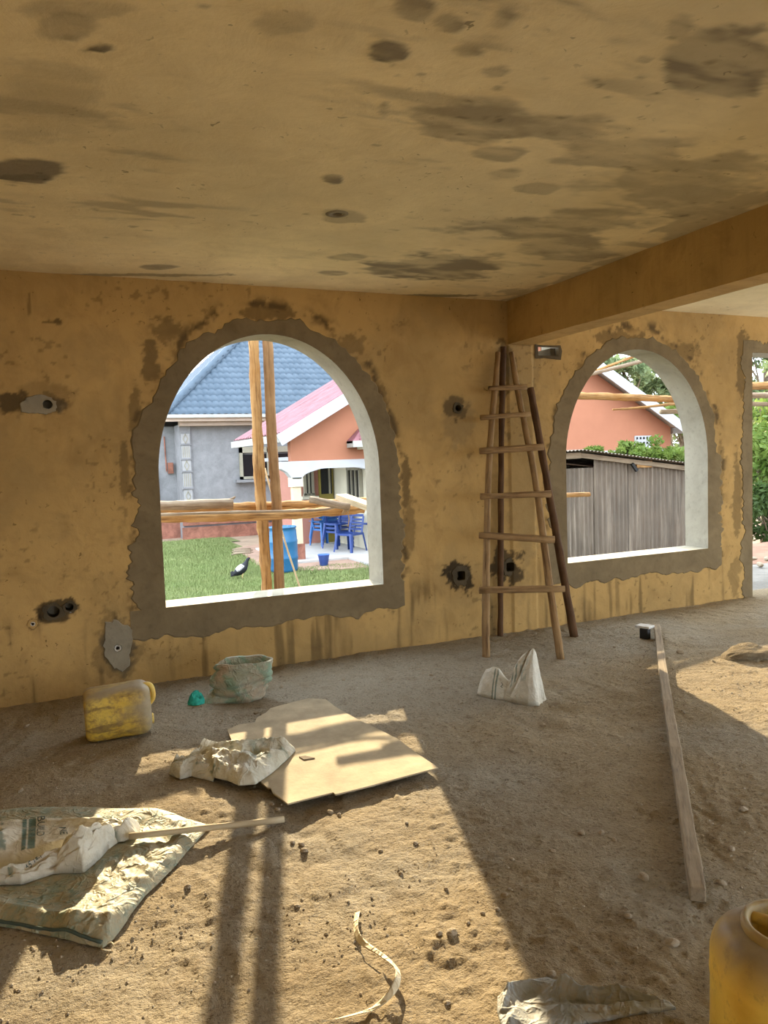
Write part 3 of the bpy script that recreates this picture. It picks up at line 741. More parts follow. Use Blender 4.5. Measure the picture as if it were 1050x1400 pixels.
zb = max(fz(A), fz(B), fz((A+B)/2))
jc.matrix_world = Matrix.Translation(A+sd*.085+Vector((0, 0, zb+.134))) @ R3.to_4x4()
jc2 = jerrycan('jerrycan', .160, .152, .405, 2.6, True, 'upright yellow jerrycan with a raised round collar, cropped at the frame corner', 5)
jc2.location = (1.470, 1.140, fz((1.470, 1.140))-.002); jc2.rotation_euler = (0, 0, math.radians(-24))

# ------------------------------------------------------------------ board and sticks on the floor
BP = [(311, 1002), (327, 994), (349, 992), (351, 986), (364, 979), (370, 973), (391, 967), (422, 959), (446, 960), (459, 970), (495, 992), (544, 1017), (600, 1064), (530, 1082), (459, 1101), (456, 1098), (394, 1115), (384, 1105), (374, 1096), (371, 1088), (366, 1087), (358, 1079), (340, 1060), (322, 1030)]
nearA, nearB = fl(394, 1115), fl(600, 1064); nd = Vector((-(nearB-nearA).y, (nearB-nearA).x, 0)).normalized()
def bz(x, y):
    d = (Vector((x, y, 0))-nearA).dot(nd); return .020+.030*max(0, 1-d/.9)**1.5+.004*math.sin(x*9)*math.sin(y*7)
bp = [fl(a, c) for a, c in BP]
bd = empty('fibreboard_sheet', (fl(450, 1040).x, fl(450, 1040).y, 0)); tag(bd, 'broken sheet of dusty fibreboard lying on the sunlit dirt floor', 'board')
bm = bmesh.new(); vs = [bm.verts.new((p.x, p.y, 0)) for p in bp]; bm.faces.new(vs)
for ax_, lo, hi in ((0, .6, 2.3), (1, 2.7, 4.4)):
    for c in np.arange(lo, hi, .07):
        co = Vector((0, 0, 0)); co[ax_] = c; no = Vector((0, 0, 0)); no[ax_] = 1
        bmesh.ops.bisect_plane(bm, geom=bm.verts[:]+bm.edges[:]+bm.faces[:], plane_co=co, plane_no=no)
for v in bm.verts: v.co.z = bz(v.co.x, v.co.y)
bm.normal_update()
ret = bmesh.ops.extrude_face_region(bm, geom=bm.faces[:])
for g in ret['geom']:
    if isinstance(g, bmesh.types.BMVert): g.co.z -= .007
bmesh.ops.recalc_face_normals(bm, faces=bm.faces)
me = bpy.data.meshes.new('sheet'); bm.to_mesh(me); bm.free(); me.materials.append(M['fibreboard']); me.transform(Matrix.Translation(-bd.location)); link('sheet', me, bd)
# torn strip lying on the board
b = MB(); P = [fl(409, 1043), fl(418, 1042), fl(431, 1046), fl(416, 1048)]; b.prism([(p.x, p.y, bz(p.x, p.y)+.001) for p in P], (0, 0, .004)); b.build('torn_flake', 'fibreboard_edge', bd, False, None, tuple(bd.location)).location = (0, 0, 0)

# long timber with the block at its far end
tm = empty('long_timber', (fl(954, 1214).x, fl(954, 1214).y, 0)); tag(tm, 'long squared timber lying across the shaded dirt floor', 'timber')
n = 46; p0, p1 = fl(954, 1214, .05), fl(898, 851, .05)
pp = smooth_path([p0, fl(927, 1040, .05), fl(912, 950, .05), p1], n); V = []; F = []; PC = []
sd_ = Vector((-(p1-p0).y, (p1-p0).x, 0)).normalized()
for i, p in enumerate(pp):
    w_ = .0255*(1+.12*(float(vnoise(i*.5, 3, 4))-.5)); zb_ = fz(p)
    for s, z in ((1, zb_+.048), (-1, zb_+.048), (-1, zb_+.0), (1, zb_+.0)):
        V.append(p+sd_*(s*w_*(1 if z > .02 else 1.02))+Vector((0, 0, z+.002*(float(vnoise(i*.8+s, 7, 2))-.5)-p.z))); PC.append((s*.03, z, i*.09))
for i in range(n-1):
    for k in range(4): F.append((i*4+k, i*4+(k+1) % 4, i*4+4+(k+1) % 4, i*4+4+k))
F += [(3, 2, 1, 0), tuple((n-1)*4+k for k in range(4))]
b = MB(); b.add(V, F, PC); bevel(b.build('timber_length', 'wood_grey', tm, False, None, tuple(tm.location)), .004, 2)
c = fl(887, 874); zb_ = fz(c); blk = empty('pale_block', (c.x, c.y, zb_)); tag(blk, 'small white topped black block beside the far end of the long timber', 'block')
b = MB(); b.box((0, .04, .038), (.055, .07, .085), math.radians(20)); bevel(b.build('body', 'black_rubber', blk), .006)
b = MB(); b.box((0.012, .055, .092), (.095, .12, .018), math.radians(20)); bevel(b.build('cap', 'white_block', blk), .004)

# ------------------------------------------------------------------ cloth-like sacks
def resample(P, n):
    P = [Vector(p) for p in P]; L = [0]
    for i in range(1, len(P)): L.append(L[-1]+(P[i]-P[i-1]).length)
    out = []
    for k in range(n):
        t = L[-1]*k/(n-1); i = 0
        while i < len(P)-2 and L[i+1] < t: i += 1
        f = (t-L[i])/max(1e-9, L[i+1]-L[i]); out.append(P[i].lerp(P[i+1], min(1, max(0, f))))
    return np.array([tuple(p) for p in out])
def coons(near, far, left, right, nu, nv):
    """grid over a four-sided outline; u runs left to right, v from near to far"""
    n_, f_, l_, r_ = resample(near, nu), resample(far, nu), resample(left, nv), resample(right, nv)
    u = np.linspace(0, 1, nu)[None, :, None]; v = np.linspace(0, 1, nv)[:, None, None]
    g = (1-v)*n_[None]+v*f_[None]+(1-u)*l_[:, None]+u*r_[:, None]-((1-u)*(1-v)*n_[0]+u*(1-v)*n_[-1]+(1-u)*v*f_[0]+u*v*f_[-1])
    U, V = np.meshgrid(np.linspace(0, 1, nu), np.linspace(0, 1, nv))
    return g, U, V
def segridge(U, V, segs):
    z = np.zeros_like(U)
    for (u0, v0, u1, v1, amp, wd) in segs:
        dx, dy = u1-u0, v1-v0; L2 = dx*dx+dy*dy
        t = np.clip(((U-u0)*dx+(V-v0)*dy)/L2, 0, 1); d = np.hypot(U-u0-t*dx, (V-v0-t*dy)*.6)
        z += amp*np.exp(-d/wd)
    return z
def edgef(U, V, e, p=.5):
    d = np.minimum(np.minimum(U, 1-U), np.minimum(V, 1-V)*.8); return np.clip(d/e, 0, 1)**p
def cloth_obj(name, G, mat, parent, under=None, attrs=None, origin=None, wave=None):
    """upper skin with folds plus an underside, closed round the edge"""
    nv, nu = G.shape[:2]; b = MB(); top = G.reshape(-1, 3)
    bot = (under if under is not None else G-np.array([0, 0, .004])).reshape(-1, 3)
    Us, Vs = np.meshgrid(np.linspace(0, 1, nu), np.linspace(0, 1, nv)); sz = .5
    pc = np.stack([Us*sz, Vs*sz, Us*0], -1).reshape(-1, 3)
    F = []; N = nu*nv
    for j in range(nv-1):
        for i in range(nu-1):
            k = j*nu+i; F.append((k, k+1, k+nu+1, k+nu)); F.append((N+k, N+k+nu, N+k+nu+1, N+k+1))
    for i in range(nu-1):
        F.append((i, N+i, N+i+1, i+1)); k = (nv-1)*nu+i; F.append((k, k+1, N+k+1, N+k))
    for j in range(nv-1):
        k = j*nu; F.append((k, k+nu, N+k+nu, N+k)); k = j*nu+nu-1; F.append((k, N+k, N+k+nu, k+nu))
    b.add(np.concatenate([top, bot]).tolist(), F, np.concatenate([pc, pc]).tolist())
    at_ = {k: np.concatenate([np.asarray(a).ravel()]*2) for k, a in (attrs or {}).items()}
    return b.build(name, mat, parent, True, at_, origin)
def sample(G, u, v):
    nv, nu = G.shape[:2]; x = min(max(u, 0), 1)*(nu-1); y = min(max(v, 0), 1)*(nv-1); i = min(int(x), nu-2); j = min(int(y), nv-2); fx_, fy_ = x-i, y-j
    return (G[j, i]*(1-fx_)+G[j, i+1]*fx_)*(1-fy_)+(G[j+1, i]*(1-fx_)+G[j+1, i+1]*fx_)*fy_
def text_on(G, s, o, du, dv, parent, origin, lift=.004, mat='print_dark'):
    """letters laid on the cloth: o is the start in (u, v), du/dv the steps along the line and along letter height"""
    cu = bpy.data.curves.new('t', 'FONT'); cu.body = s; cu.size = 1.0; ob = bpy.data.objects.new('t', cu); COL.objects.link(ob)
    dg = bpy.context.evaluated_depsgraph_get(); me = bpy.data.meshes.new_from_object(ob.evaluated_get(dg)); bpy.data.objects.remove(ob)
    bm = bmesh.new(); bm.from_mesh(me); bpy.data.meshes.remove(me)
    bmesh.ops.triangulate(bm, faces=bm.faces); 
    for _ in range(2):
        ed = [e for e in bm.edges if e.calc_length() > .16]
        if ed: bmesh.ops.subdivide_edges(bm, edges=ed, cuts=1); bmesh.ops.triangulate(bm, faces=bm.faces)
    for v in bm.verts:
        p = sample(G, o[0]+du[0]*v.co.x+dv[0]*v.co.y, o[1]+du[1]*v.co.x+dv[1]*v.co.y); v.co = Vector((p[0]-origin[0], p[1]-origin[1], p[2]+lift-origin[2]))
    m2 = bpy.data.meshes.new('printed_lettering'); bm.to_mesh(m2); bm.free(); m2.materials.append(M[mat]); return link('printed_lettering', m2, parent)
fzv = lambda x, y: fheight(x, y, False)

# crumpled white sack half on the board
def P_(l): return [fl(q[0], q[1], q[2] if len(q) > 2 else 0) for q in l]
nearl = [(231, 1061), (247, 1069), (262, 1064), (287, 1071), (313, 1078), (327, 1085), (350, 1083)]
rightl = [(350, 1083), (371, 1067), (394, 1046), (404, 1026, .03)]
farl = [(236, 1054, .03), (252, 1040, .05), (278, 1024, .07), (304, 1015, .08), (326, 1014, .06), (345, 1018, .05), (371, 1018, .04), (404, 1026, .03)]
leftl = [(231, 1061), (232, 1058), (236, 1054, .03)]
G, U, V = coons(P_(nearl), P_(farl), P_(leftl), P_(rightl), 110, 80)
G[..., 2] = 0
hh = .040*edgef(U, V, .10, .45)+segridge(U, V, [(.03, .45, .34, .93, .036, .06), (.30, .86, .62, .62, .022, .05), (.12, .12, .42, .34, .022, .06), (.42, .34, .9, .30, .030, .06), (.55, .16, .95, .62, .022, .05), (.6, .66, .97, .92, .034, .05), (.32, .55, .5, .5, .026, .05), (.18, .62, .40, .50, -.030, .05), (.55, .50, .80, .56, -.034, .05), (.75, .55, .9, .75, -.02, .04)])*edgef(U, V, .07, .6)
hh += (.034*(ridged(U*6+V*2.2, V*3.6-U*2.5, 4, 51, .6)-.5)+.014*(ridged(U*16, V*9+U*6, 3, 55)-.5))*edgef(U, V, .08, .7)
bzv = np.vectorize(bz)
base = np.maximum(fzv(G[..., 0], G[..., 1])+.004, np.where(U+.35*V > .55, bzv(G[..., 0], G[..., 1])+.002, -1)) 
dispx = .014*(fbm(U*6, V*6, 2, 57)-.5)*edgef(U, V, .1)
G[..., 0] += dispx; und = G.copy(); und[..., 2] = base; G[..., 2] = base+np.maximum(hh, .003)+.003
prm = np.clip(sstep(.02, .0, np.abs(V-.10-.05*np.sin(U*20))-.02)*((U > .3) & (U < .62))*sstep(.5, .6, fbm(U*40, V*40, 2, 3))*.8 + .5*sstep(.55, .65, fbm(U*8, V*8, 3, 13))*(U > .55)*(V > .4)*(V < .85), 0, 1)
s1o = (fl(320, 1050).x, fl(320, 1050).y, 0)
wsk = empty('crumpled_sack', s1o); tag(wsk, 'crumpled dirty white woven sack thrown over the corner of the fibreboard', 'sack')
o = cloth_obj('cloth', G, 'sack_white', wsk, und, {'print': prm}, s1o); o.location = (0, 0, 0)

# flattened green sack, front left
g0 = (fl(120, 1200).x, fl(120, 1200).y, 0)
grn = empty('flattened_sack', g0); tag(grn, 'flattened faded green woven sack with dusty sunlit edge, under the white cement sack', 'sack')
G, U, V = coons(P_([(-90, 1256), (0, 1269), (60, 1279), (110, 1291), (140, 1296)]), P_([(-90, 1120), (40, 1108), (138, 1108), (215, 1114), (288, 1130)]), P_([(-90, 1256), (-90, 1120)]), P_([(140, 1296), (153, 1286), (200, 1226), (240, 1184), (288, 1130)]), 120, 90)
rgh = sstep(.45, .95, U)
hh = .012*edgef(U, V, .05, .5)+edgef(U, V, .04, .7)*(.010*(ridged(U*6+V*3, V*7, 3, 61)-.4)+rgh*(.026*np.maximum(0, ridged(U*8-V*5, V*8+U*6, 4, 63, .6)-.40)+.010*(fbm(U*40, V*34, 3, 65)-.5)))
hh += segridge(U, V, [(.0, .10, .8, .07, .020, .03), (.78, .05, .95, .12, .035, .05), (.9, .2, .97, .6, .018, .04)])*edgef(U, V, .03)
base = fzv(G[..., 0], G[..., 1])+.006
und = G.copy(); und[..., 2] = base; G[..., 2] = base+np.maximum(hh, .003)
GG = G
o = cloth_obj('cloth', G, 'sack_green', grn, und, {'print': .55*sstep(.56, .72, fbm(U*70, V*55, 3, 67))}, g0); o.location = (0, 0, 0)
b = MB(); b.tube([tuple(sample(G, t, .012)+np.array([0, 0, .002])) for t in np.linspace(0.02, .985, 50)], .006, 6, True, .1, 1); o = b.build('stitched_hem', 'print_dark', grn, True, None, g0); o.location = (0, 0, 0)
q = sample(G, .985, .02); b = MB(); b.tube([(q[0]+.018*math.cos(t)+.01, q[1]+.018*math.sin(t)-.02, fz(q)+.008+.004*math.sin(2*t)) for t in np.linspace(0, 5.2, 18)], .0022, 6); o = b.build('loose_thread', 'strap_cloth', grn, True, None, g0); o.location = (0, 0, 0)
def green_top(X, Y):
    P = GG[..., :2].reshape(-1, 2); Zg = GG[..., 2].ravel(); out = fzv(X, Y); xr, yr = X.ravel(), Y.ravel(); o_ = out.ravel()
    for k in range(0, len(xr), 400):
        d = (xr[k:k+400, None]-P[None, :, 0])**2+(yr[k:k+400, None]-P[None, :, 1])**2; m_ = d.argmin(1); ok = d[np.arange(len(m_)), m_] < .0009
        near = np.where(d < .0006, Zg[None], -9).max(1); o_[k:k+400] = np.where(ok, np.maximum(near, Zg[m_]), o_[k:k+400])
    return o_.reshape(X.shape)
def on_green(x, y):
    d = (GG[..., 0]-x)**2+(GG[..., 1]-y)**2; k = np.unravel_index(np.argmin(d), d.shape); return float(GG[k][2]) if d[k] < .0025 else float(fz((x, y)))

# white cement sack lying on it: flat back panel and bunched front
c0 = (fl(90, 1170).x, fl(90, 1170).y, 0)
cem = empty('cement_sack', c0); tag(cem, 'white printed cement sack with bunched end lying on the flattened green sack', 'sack')
G, U, V = coons(P_([(-70, 1196, .03), (0, 1190, .03), (60, 1176, .03), (110, 1162, .03), (165, 1152, .03), (188, 1146, .03)]), P_([(-70, 1146, .03), (0, 1141, .03), (60, 1136, .03), (130, 1135, .03), (168, 1137, .03), (192, 1130, .03)]), P_([(-70, 1196, .03), (-70, 1146, .03)]), P_([(188, 1146, .03), (190, 1138, .03), (192, 1130, .03)]), 130, 60)
hh = .045*edgef(U, V, .12, .45)+segridge(U, V, [(0, .95, .75, .9, .030, .08), (.1, .3, .3, .6, .02, .05), (.93, .1, .99, .9, .045, .03), (.82, .4, .88, .9, .018, .03), (.0, .35, .28, .5, .018, .05)])*edgef(U, V, .05, .6)
hh += (.022*(ridged(U*7-V*1.2, V*2.6+U*2, 3, 71)-.5))*edgef(U, V, .08)
base = np.maximum(fzv(G[..., 0], G[..., 1])+.004, green_top(G[..., 0], G[..., 1])+.001); und = G.copy(); und[..., 2] = base; G[..., 2] = base+np.maximum(hh, .004)
pr = np.clip(((np.abs(U-.385) < .012) | (np.abs(U-.425) < .018))*1.0*(V > .12)+((U > .06) & (U < .30))*(V > .15)*sstep(.56, .66, fbm(U*22, V*8, 3, 73))*.8+((U > .87) & (U < .93))*sstep(.45, .6, fbm(U*50, V*8, 2, 75))*.7, 0, 1)
o = cloth_obj('back_panel', G, 'sack_white_clean', cem, und, {'print': pr}, c0); o.location = (0, 0, 0)
text_on(G, 'BUILD', (.452, .93), (0, -.20), (.058, 0), cem, c0)
text_on(G, 'NE', (.565, .60), (0.01, -.24), (.058, 0.01), cem, c0)
G, U, V = coons(P_([(-70, 1236), (0, 1220), (30, 1219), (75, 1205), (115, 1203), (140, 1182), (160, 1158)]), P_([(-70, 1205, .05), (0, 1192, .05), (36, 1180, .06), (70, 1165, .08), (92, 1162, .08), (125, 1160, .07), (160, 1154, .03)]), P_([(-70, 1236), (-70, 1205, .05)]), P_([(160, 1158), (161, 1156, .02), (160, 1154, .03)]), 120, 60)
fat = .042+.075*sstep(.42, .72, U)*sstep(1.02, .80, U)
hh = fat*np.sin(np.pi*np.clip(.08+.92*V, 0, 1))**.55*np.clip((1-U)/.06, 0, 1)**.5*np.clip(U/.02, 0, 1)
hh += (segridge(U, V, [(.5, .0, .62, .95, -.035, .03), (.60, .85, .78, .25, .030, .04), (.70, .9, .98, .3, .030, .05), (.62, .35, .72, .15, .018, .03), (.1, .2, .5, .6, .016, .04), (.72, .15, .86, .5, -.045, .05)])+.040*(ridged(U*9+V*2, V*3.4-U*3, 4, 81, .6)-.5))*edgef(U, V, .09)
base = np.maximum(fzv(G[..., 0], G[..., 1])+.004, green_top(G[..., 0], G[..., 1])+.001); und = G.copy(); und[..., 2] = base; G[..., 2] = base+np.maximum(hh, .004)
o = cloth_obj('bunched_front', G, 'sack_white_clean', cem, und, {'print': .85*((np.abs(U-.30) < .012) & (V < .4))*sstep(.45, .6, fbm(U*30, V*20, 2, 77))}, c0); o.location = (0, 0, 0)
text_on(G, 'AS 18-1', (.385, .34), (.030, .055), (-.006, .16), cem, c0)

# the smooth stick lies on the flattened sack, one end against the cement sack
a_, c_ = fl(176, 1144, .06), fl(388, 1117, .022); c_.z = max(fz(c_), -.02)+.014
need = a_.z = 0.0
for k in range(40):
    t_ = k/40; q = a_.lerp(c_, t_); need = max(need, (on_green(q.x, q.y)+.0135-c_.z*t_)/(1-t_))
a_.z = need
o = pole('straight_stick', [a_, (a_+c_)/2, c_], .0125, .0135, 'wood_pale', seed=41, rough=.03, wob=.05); tag(o, 'smooth pale stick lying between the cement sack and the fibreboard', 'stick')

# grey plastic sheet, front
p0_ = (fl(790, 1380).x, fl(790, 1380).y, 0)
pls = empty('plastic_sheet', p0_); tag(pls, 'crumpled grey plastic sheet half buried in the dirt, next to the upright jerrycan', 'plastic sheet')
G, U, V = coons(P_([(688, 1412), (740, 1414), (800, 1400), (860, 1391), (924, 1381)]), P_([(680, 1366), (700, 1347), (748, 1339), (790, 1356), (850, 1362), (905, 1376)]), P_([(688, 1412), (680, 1385), (680, 1366)]), P_([(924, 1381), (918, 1378), (905, 1376)]), 110, 60)
hh = .004+segridge(U, V, [(.02, .5, .10, .92, .014, .03), (.10, .92, .25, .94, .012, .03), (.42, .78, .50, .88, .026, .04), (.46, .80, .75, .80, .022, .06), (.75, .80, .95, .72, .016, .05), (.3, .30, .98, .22, .014, .05), (.03, .1, .1, .4, .012, .03), (.5, .5, .9, .5, -.012, .05)])*edgef(U, V, .05, .5)
hh += .011*(ridged(U*11, V*7+U*3, 4, 91)-.45)*edgef(U, V, .06)*(.4+.8*sstep(.25, .45, U)+.8*sstep(.14, .05, U))
inner = sstep(.12, .2, U)*sstep(.36, .28, U)*sstep(.1, .3, V)*sstep(.9, .7, V); hh -= .012*inner
base = fzv(G[..., 0], G[..., 1])+.005; und = G.copy(); und[..., 2] = base-.004; G[..., 2] = base+np.maximum(hh, -.003)
o = cloth_obj('sheet', G, 'plastic_grey', pls, und, {'print': np.zeros_like(U)}, p0_); o.location = (0, 0, 0)

# bunched open sack near the wall
c = fl(326, 960); EX = Vector((RT.x, RT.y, 0)).normalized(); EY = Vector((FW.x, FW.y, 0)).normalized(); c = c+EY*.09; zb_ = fz(c)
nk = 90; rows = [(0, .172, .11, -.02), (.02, .188, .122, -.02), (.05, .182, .126, -.016), (.08, .188, .130, -.005), (.11, .178, .124, .004), (.14, .184, .126, .012), (.17, .184, .118, .02), (.20, .182, .102, .026), (.228, .178, .084, .03), (.246, .172, .068, .032), (.243, .162, .056, .032), (.21, .15, .046, .03), (.16, .13, .04, .02), (.12, .08, .02, .02), (.115, .01, .01, .02)]
rr = []
for i in range(len(rows)-1):
    for k in range(3): f = k/3; rr.append(tuple(rows[i][j]*(1-f)+rows[i+1][j]*f for j in range(4))+(i+f,))
V_ = []; F_ = []; PC = []; pr = []
for (z, a, b_, sh, ii) in rr:
    for k in range(nk):
        t = 2*math.pi*k/nk; ca, sa = math.cos(t), math.sin(t); outer = ii < 9.6
        cr = float(ridged(ca*1.2+3+z*6, sa*1.2+z*17, 3, 5))-.5; zc1 = .125+.035*math.sin(t+.8); zc2 = .065+.03*math.cos(2*t+.5)
        lob = .07*math.cos(3*t+1.1)+.05*math.cos(5*t+z*12)
        d = 1+(lob*(1-z*1.5)+.22*cr-.17*math.exp(-((z-zc1)/.014)**2)-.15*math.exp(-((z-zc2)/.012)**2)-.10*math.exp(-((z-.195-.02*math.sin(2*t))/.010)**2) if outer else .12*cr)
        x = ca*a*d+sh; y = sa*b_*d
        if z < .1: x *= 1-.22*max(0, ca)*(1-z/.1)
        tip = max(0, math.cos(t-math.radians(205)))**10*max(0, 1-z/.06); x -= .07*tip*.9; y -= .05*tip
        zz = z+(.016*(float(fbm(ca*1.4+7, sa*1.4, 3, 9))-.5)*2+.022*max(0, sa)-.012*max(0, -ca))*(z/.25)
        V_.append(c+EX*x+EY*y+Vector((0, 0, zb_+max(zz, 0)-c.z))); PC.append((t*.15, z, 0)); pr.append(1.0*(float(fbm(ca*3+z*14, sa*3+z*9, 3, 3)) > .57))
m = len(rr)
for i in range(m-1):
    for k in range(nk): F_.append((i*nk+k, i*nk+(k+1) % nk, (i+1)*nk+(k+1) % nk, (i+1)*nk+k))
F_.append(tuple(range(nk-1, -1, -1)))
b = MB(); b.add(V_, F_, PC); o = b.build('bunched_sack', 'sack_bunched', None, True, {'print': np.array(pr)*.5}, (c.x, c.y, zb_)); tag(o, 'greenish brown sack bunched up with open mouth near the window wall', 'sack')
c = fl(267, 965); zb_ = fz(c); cc = c+EY*.03
V_ = []; F_ = []; n = 40
Gx, Gy = np.meshgrid(np.linspace(-1, 1, n), np.linspace(-1, 1, n)); rr2 = np.sqrt(Gx**2+Gy**2)
Hh = .055*np.clip(1-rr2**2*1.0, 0, 1)**.6*(.4+1.2*ridged(Gx*2.2, Gy*2.2, 3, 8))
G = np.zeros((n, n, 3)); sq = 1/np.maximum(1, rr2/1.0)
for j in range(n):
    for i in range(n):
        q = cc+EX*(Gx[j, i]*sq[j, i]*.055)+EY*(Gy[j, i]*sq[j, i]*.045); G[j, i] = (q.x, q.y, zb_+.004+Hh[j, i])
und = G.copy(); und[..., 2] = zb_-.002
tag(cloth_obj('net_scrap', G, 'teal_net', None, und, None, (cc.x, cc.y, zb_)), 'small scrap of teal netting beside the bunched sack', 'netting')

# folded sack standing near the ladder
Lp, Rp = fl(647, 952), fl(737, 965); tv = (Rp-Lp); L = tv.length; tv.normalize(); nv_ = Vector((-tv.y, tv.x, 0))
hs = [(0, .015), (.05, .09), (.13, .155), (.24, .175), (.33, .175), (.41, .13), (.48, .10), (.54, .14), (.60, .22), (.68, .275), (.78, .31), (.86, .325), (.92, .315), (.955, .25), (.985, .12), (1.0, .01)]
ws = [(0, .03), (.1, .075), (.3, .09), (.45, .07), (.6, .09), (.85, .10), (.95, .085), (1, .06)]
ns, nc = 100, 60; S = np.linspace(0, 1, ns); hS = np.interp(S, *zip(*hs)); wS = np.interp(S, *zip(*ws))
V_ = []; F_ = []; PC = []; pr = []
for i in range(ns):
    for k in range(nc):
        ph = math.pi*k/(nc-1); ny_ = -math.cos(ph); nz = max(0, math.sin(ph))**.62
        s = S[i]; zrel = nz
        fold = .020*(float(ridged(s*5+zrel*2.2, zrel*3-s*3+(7 if ny_ > 0 else 0), 3, 31))-.5)*nz
        y = ny_*wS[i]*(1-.45*nz) + fold
        crease = math.exp(-abs((s-.50)-(zrel*.30))/.035)*(ny_ < 0)*(s < .9); y += .040*crease*nz
        x = s*L + .015*(float(fbm(s*6, zrel*5+ny_, 2, 35))-.5)*nz - (.030*zrel*sstep(.8, 1, s))
        z = hS[i]*nz*(1+.05*(float(vnoise(s*12, ny_*2, 4))-.5))
        q = Lp+tv*float(x)+nv_*(y+.085); V_.append((q.x, q.y, fz(Lp)*(1-s)+fz(Rp)*s+float(z)+.001)); PC.append((s*.4, k*.01, 0))
        pr.append(.85*((abs(s-.30) < .012 or abs(s-.335) < .010) and ny_ < -.2)+.8*((abs(s-.545-.04*zrel) < .014 or abs(s-.60-.04*zrel) < .012) and zrel > .5 and ny_ < .3)+.5*(s > .68 and s < .8 and ny_ < -.1 and .45 < zrel < .85 and float(fbm(s*40, zrel*14, 2, 3)) > .5))
for i in range(ns-1):
    for k in range(nc-1): F_.append((i*nc+k, (i+1)*nc+k, (i+1)*nc+k+1, i*nc+k+1))
    F_.append((i*nc, i*nc+nc-1, (i+1)*nc+nc-1, (i+1)*nc))
F_ += [tuple(range(nc)), tuple(range((ns-1)*nc+nc-1, (ns-1)*nc-1, -1))]
b = MB(); b.add(V_, F_, PC); fo = (Lp.x, Lp.y, fz(Lp)); fsk = empty('folded_sack', fo); tag(fsk, 'stiff folded white sack standing up in a peak in front of the ladder', 'sack')
o = b.build('cloth', 'sack_white_clean', fsk, True, {'print': np.clip(pr, 0, 1)}, fo); o.location = (0, 0, 0)
Gt = np.array([[V_[i*nc+k] for i in range(ns)] for k in range(nc)])
text_on(Gt, '2', (.395, .12), (.07, 0), (0, .11), fsk, fo, .004)

# woven strap curling on the dirt
pth = [fl(a, c) for a, c in [(489, 1252), (487, 1270), (489, 1288), (503, 1303), (528, 1320), (542, 1338), (545, 1354), (538, 1368), (520, 1381), (490, 1391), (440, 1405)]]
pts = smooth_path(pth, 90); V_ = []; F_ = []; PC = []
for i, p in enumerate(pts):
    t = i/89; tg = (pts[min(i+1, 89)]-pts[max(0, i-1)]).normalized(); sdv = Vector((-tg.y, tg.x, 0))
    lift = .003+.018*max(0, math.sin((t-.25)*math.pi/.6)) if .25 < t < .85 else .003
    tw = .9*math.sin(t*7+.4); hw = .0095*(1+.25*math.sin(t*13))
    for k in range(5):
        s = (k-2)/2; q = p+sdv*(s*hw*math.cos(tw)); z = fz(q)+lift+abs(hw*math.sin(tw))+s*hw*math.sin(tw)+.006
        for dz in (0, .0016): V_.append((q.x, q.y, z+dz)); PC.append((s*.01, t*.6, 0))
for i in range(89):
    for k in range(4):
        a = i*10+k*2; F_ += [(a+1, a+3, a+13, a+11), (a, a+10, a+12, a+2)]
    a = i*10; F_ += [(a, a+1, a+11, a+10), (a+8, a+18, a+19, a+9)]
b = MB(); b.add(V_, F_, PC); o = b.build('woven_strap', 'strap_cloth', None, True, {'print': np.zeros(len(V_))}, tuple(pts[45])); tag(o, 'torn pale woven strap curling across the sunlit dirt', 'strap')

# ------------------------------------------------------------------ clods and stones
def rock_mesh(seed, sub=2, flat=.6):
    bm = bmesh.new(); bmesh.ops.create_icosphere(bm, subdivisions=sub, radius=1)
    for v in bm.verts:
        d = v.co.normalized(); k = 1+.55*(float(fbm(d.x*1.3+seed*3.3, d.y*1.3+d.z*1.7, 3, seed))-.5)*2*.6; v.co = Vector((d.x*k, d.y*k*.8, d.z*k*flat))
    me = bpy.data.meshes.new('stone'); bm.to_mesh(me); bm.free(); me.materials.append(M['stone']); return me
RK = [rock_mesh(s, 2, f) for s, f in ((1, .6), (2, .7), (3, .5), (4, .65))]
c = fl(1044, 902); me = rock_mesh(9, 4, .36)
for v in me.vertices: v.co *= 1+.10*(float(fbm(v.co.x*5, v.co.y*5+v.co.z*4, 3, 4))-.5)
me.materials[0] = M['dirt']; o = link('dirt_heap', me); o.location = (c.x, c.y+.12, fz(c)+.01); o.scale = (.22, .17, .19); tag(o, 'low heap of loose earth in the sunlit patch by the doorway', 'earth heap')
big = [(618, 1278, .020, .9), (600, 1281, .011, 0), (640, 1262, .008, 0), (880, 1203, .020, 0), (917, 1290, .022, 0), (858, 1255, .013, 0), (986, 1209, .016, 0), (690, 1225, .012, 0), (795, 1140, .014, 0), (822, 1142, .014, 0), (840, 1150, .011, 0), (755, 1166, .012, 0), (700, 1177, .010, 0), (753, 1335, .014, 0),
       (36, 992, .016, 0), (28, 1084, .014, 0), (452, 1113, .014, 0), (464, 1117, .010, 0), (380, 1108, .016, 0), (385, 1090, .014, 0), (372, 1100, .012, 0), (660, 1250, .008, 0), (412, 1155, .012, 0), (416, 1163, .014, 0), (400, 1152, .012, 0), (256, 1211, .012, 0), (406, 1237, .010, 0), (385, 940, .016, 0), (350, 975, .014, 0),
       (930, 893, .024, 0), (1002, 890, .022, 0), (975, 905, .012, 0), (860, 1020, .012, 0), (742, 992, .016, 0), (700, 1028, .012, 0), (1016, 1106, .018, 0), (1000, 1160, .014, 0), (720, 1000, .014, 0), (556, 1130, .010, 0), (568, 1156, .010, 0), (520, 1165, .009, 0), (610, 1215, .010, 0), (680, 1245, .009, 0), (548, 1195, .009, 0), (612, 1370, .009, 0), (905, 1010, .011, 0), (800, 905, .013, 0), (840, 885, .012, 0), (590, 925, .013, 0), (470, 930, .013, 0), (640, 1000, .010, 0)]
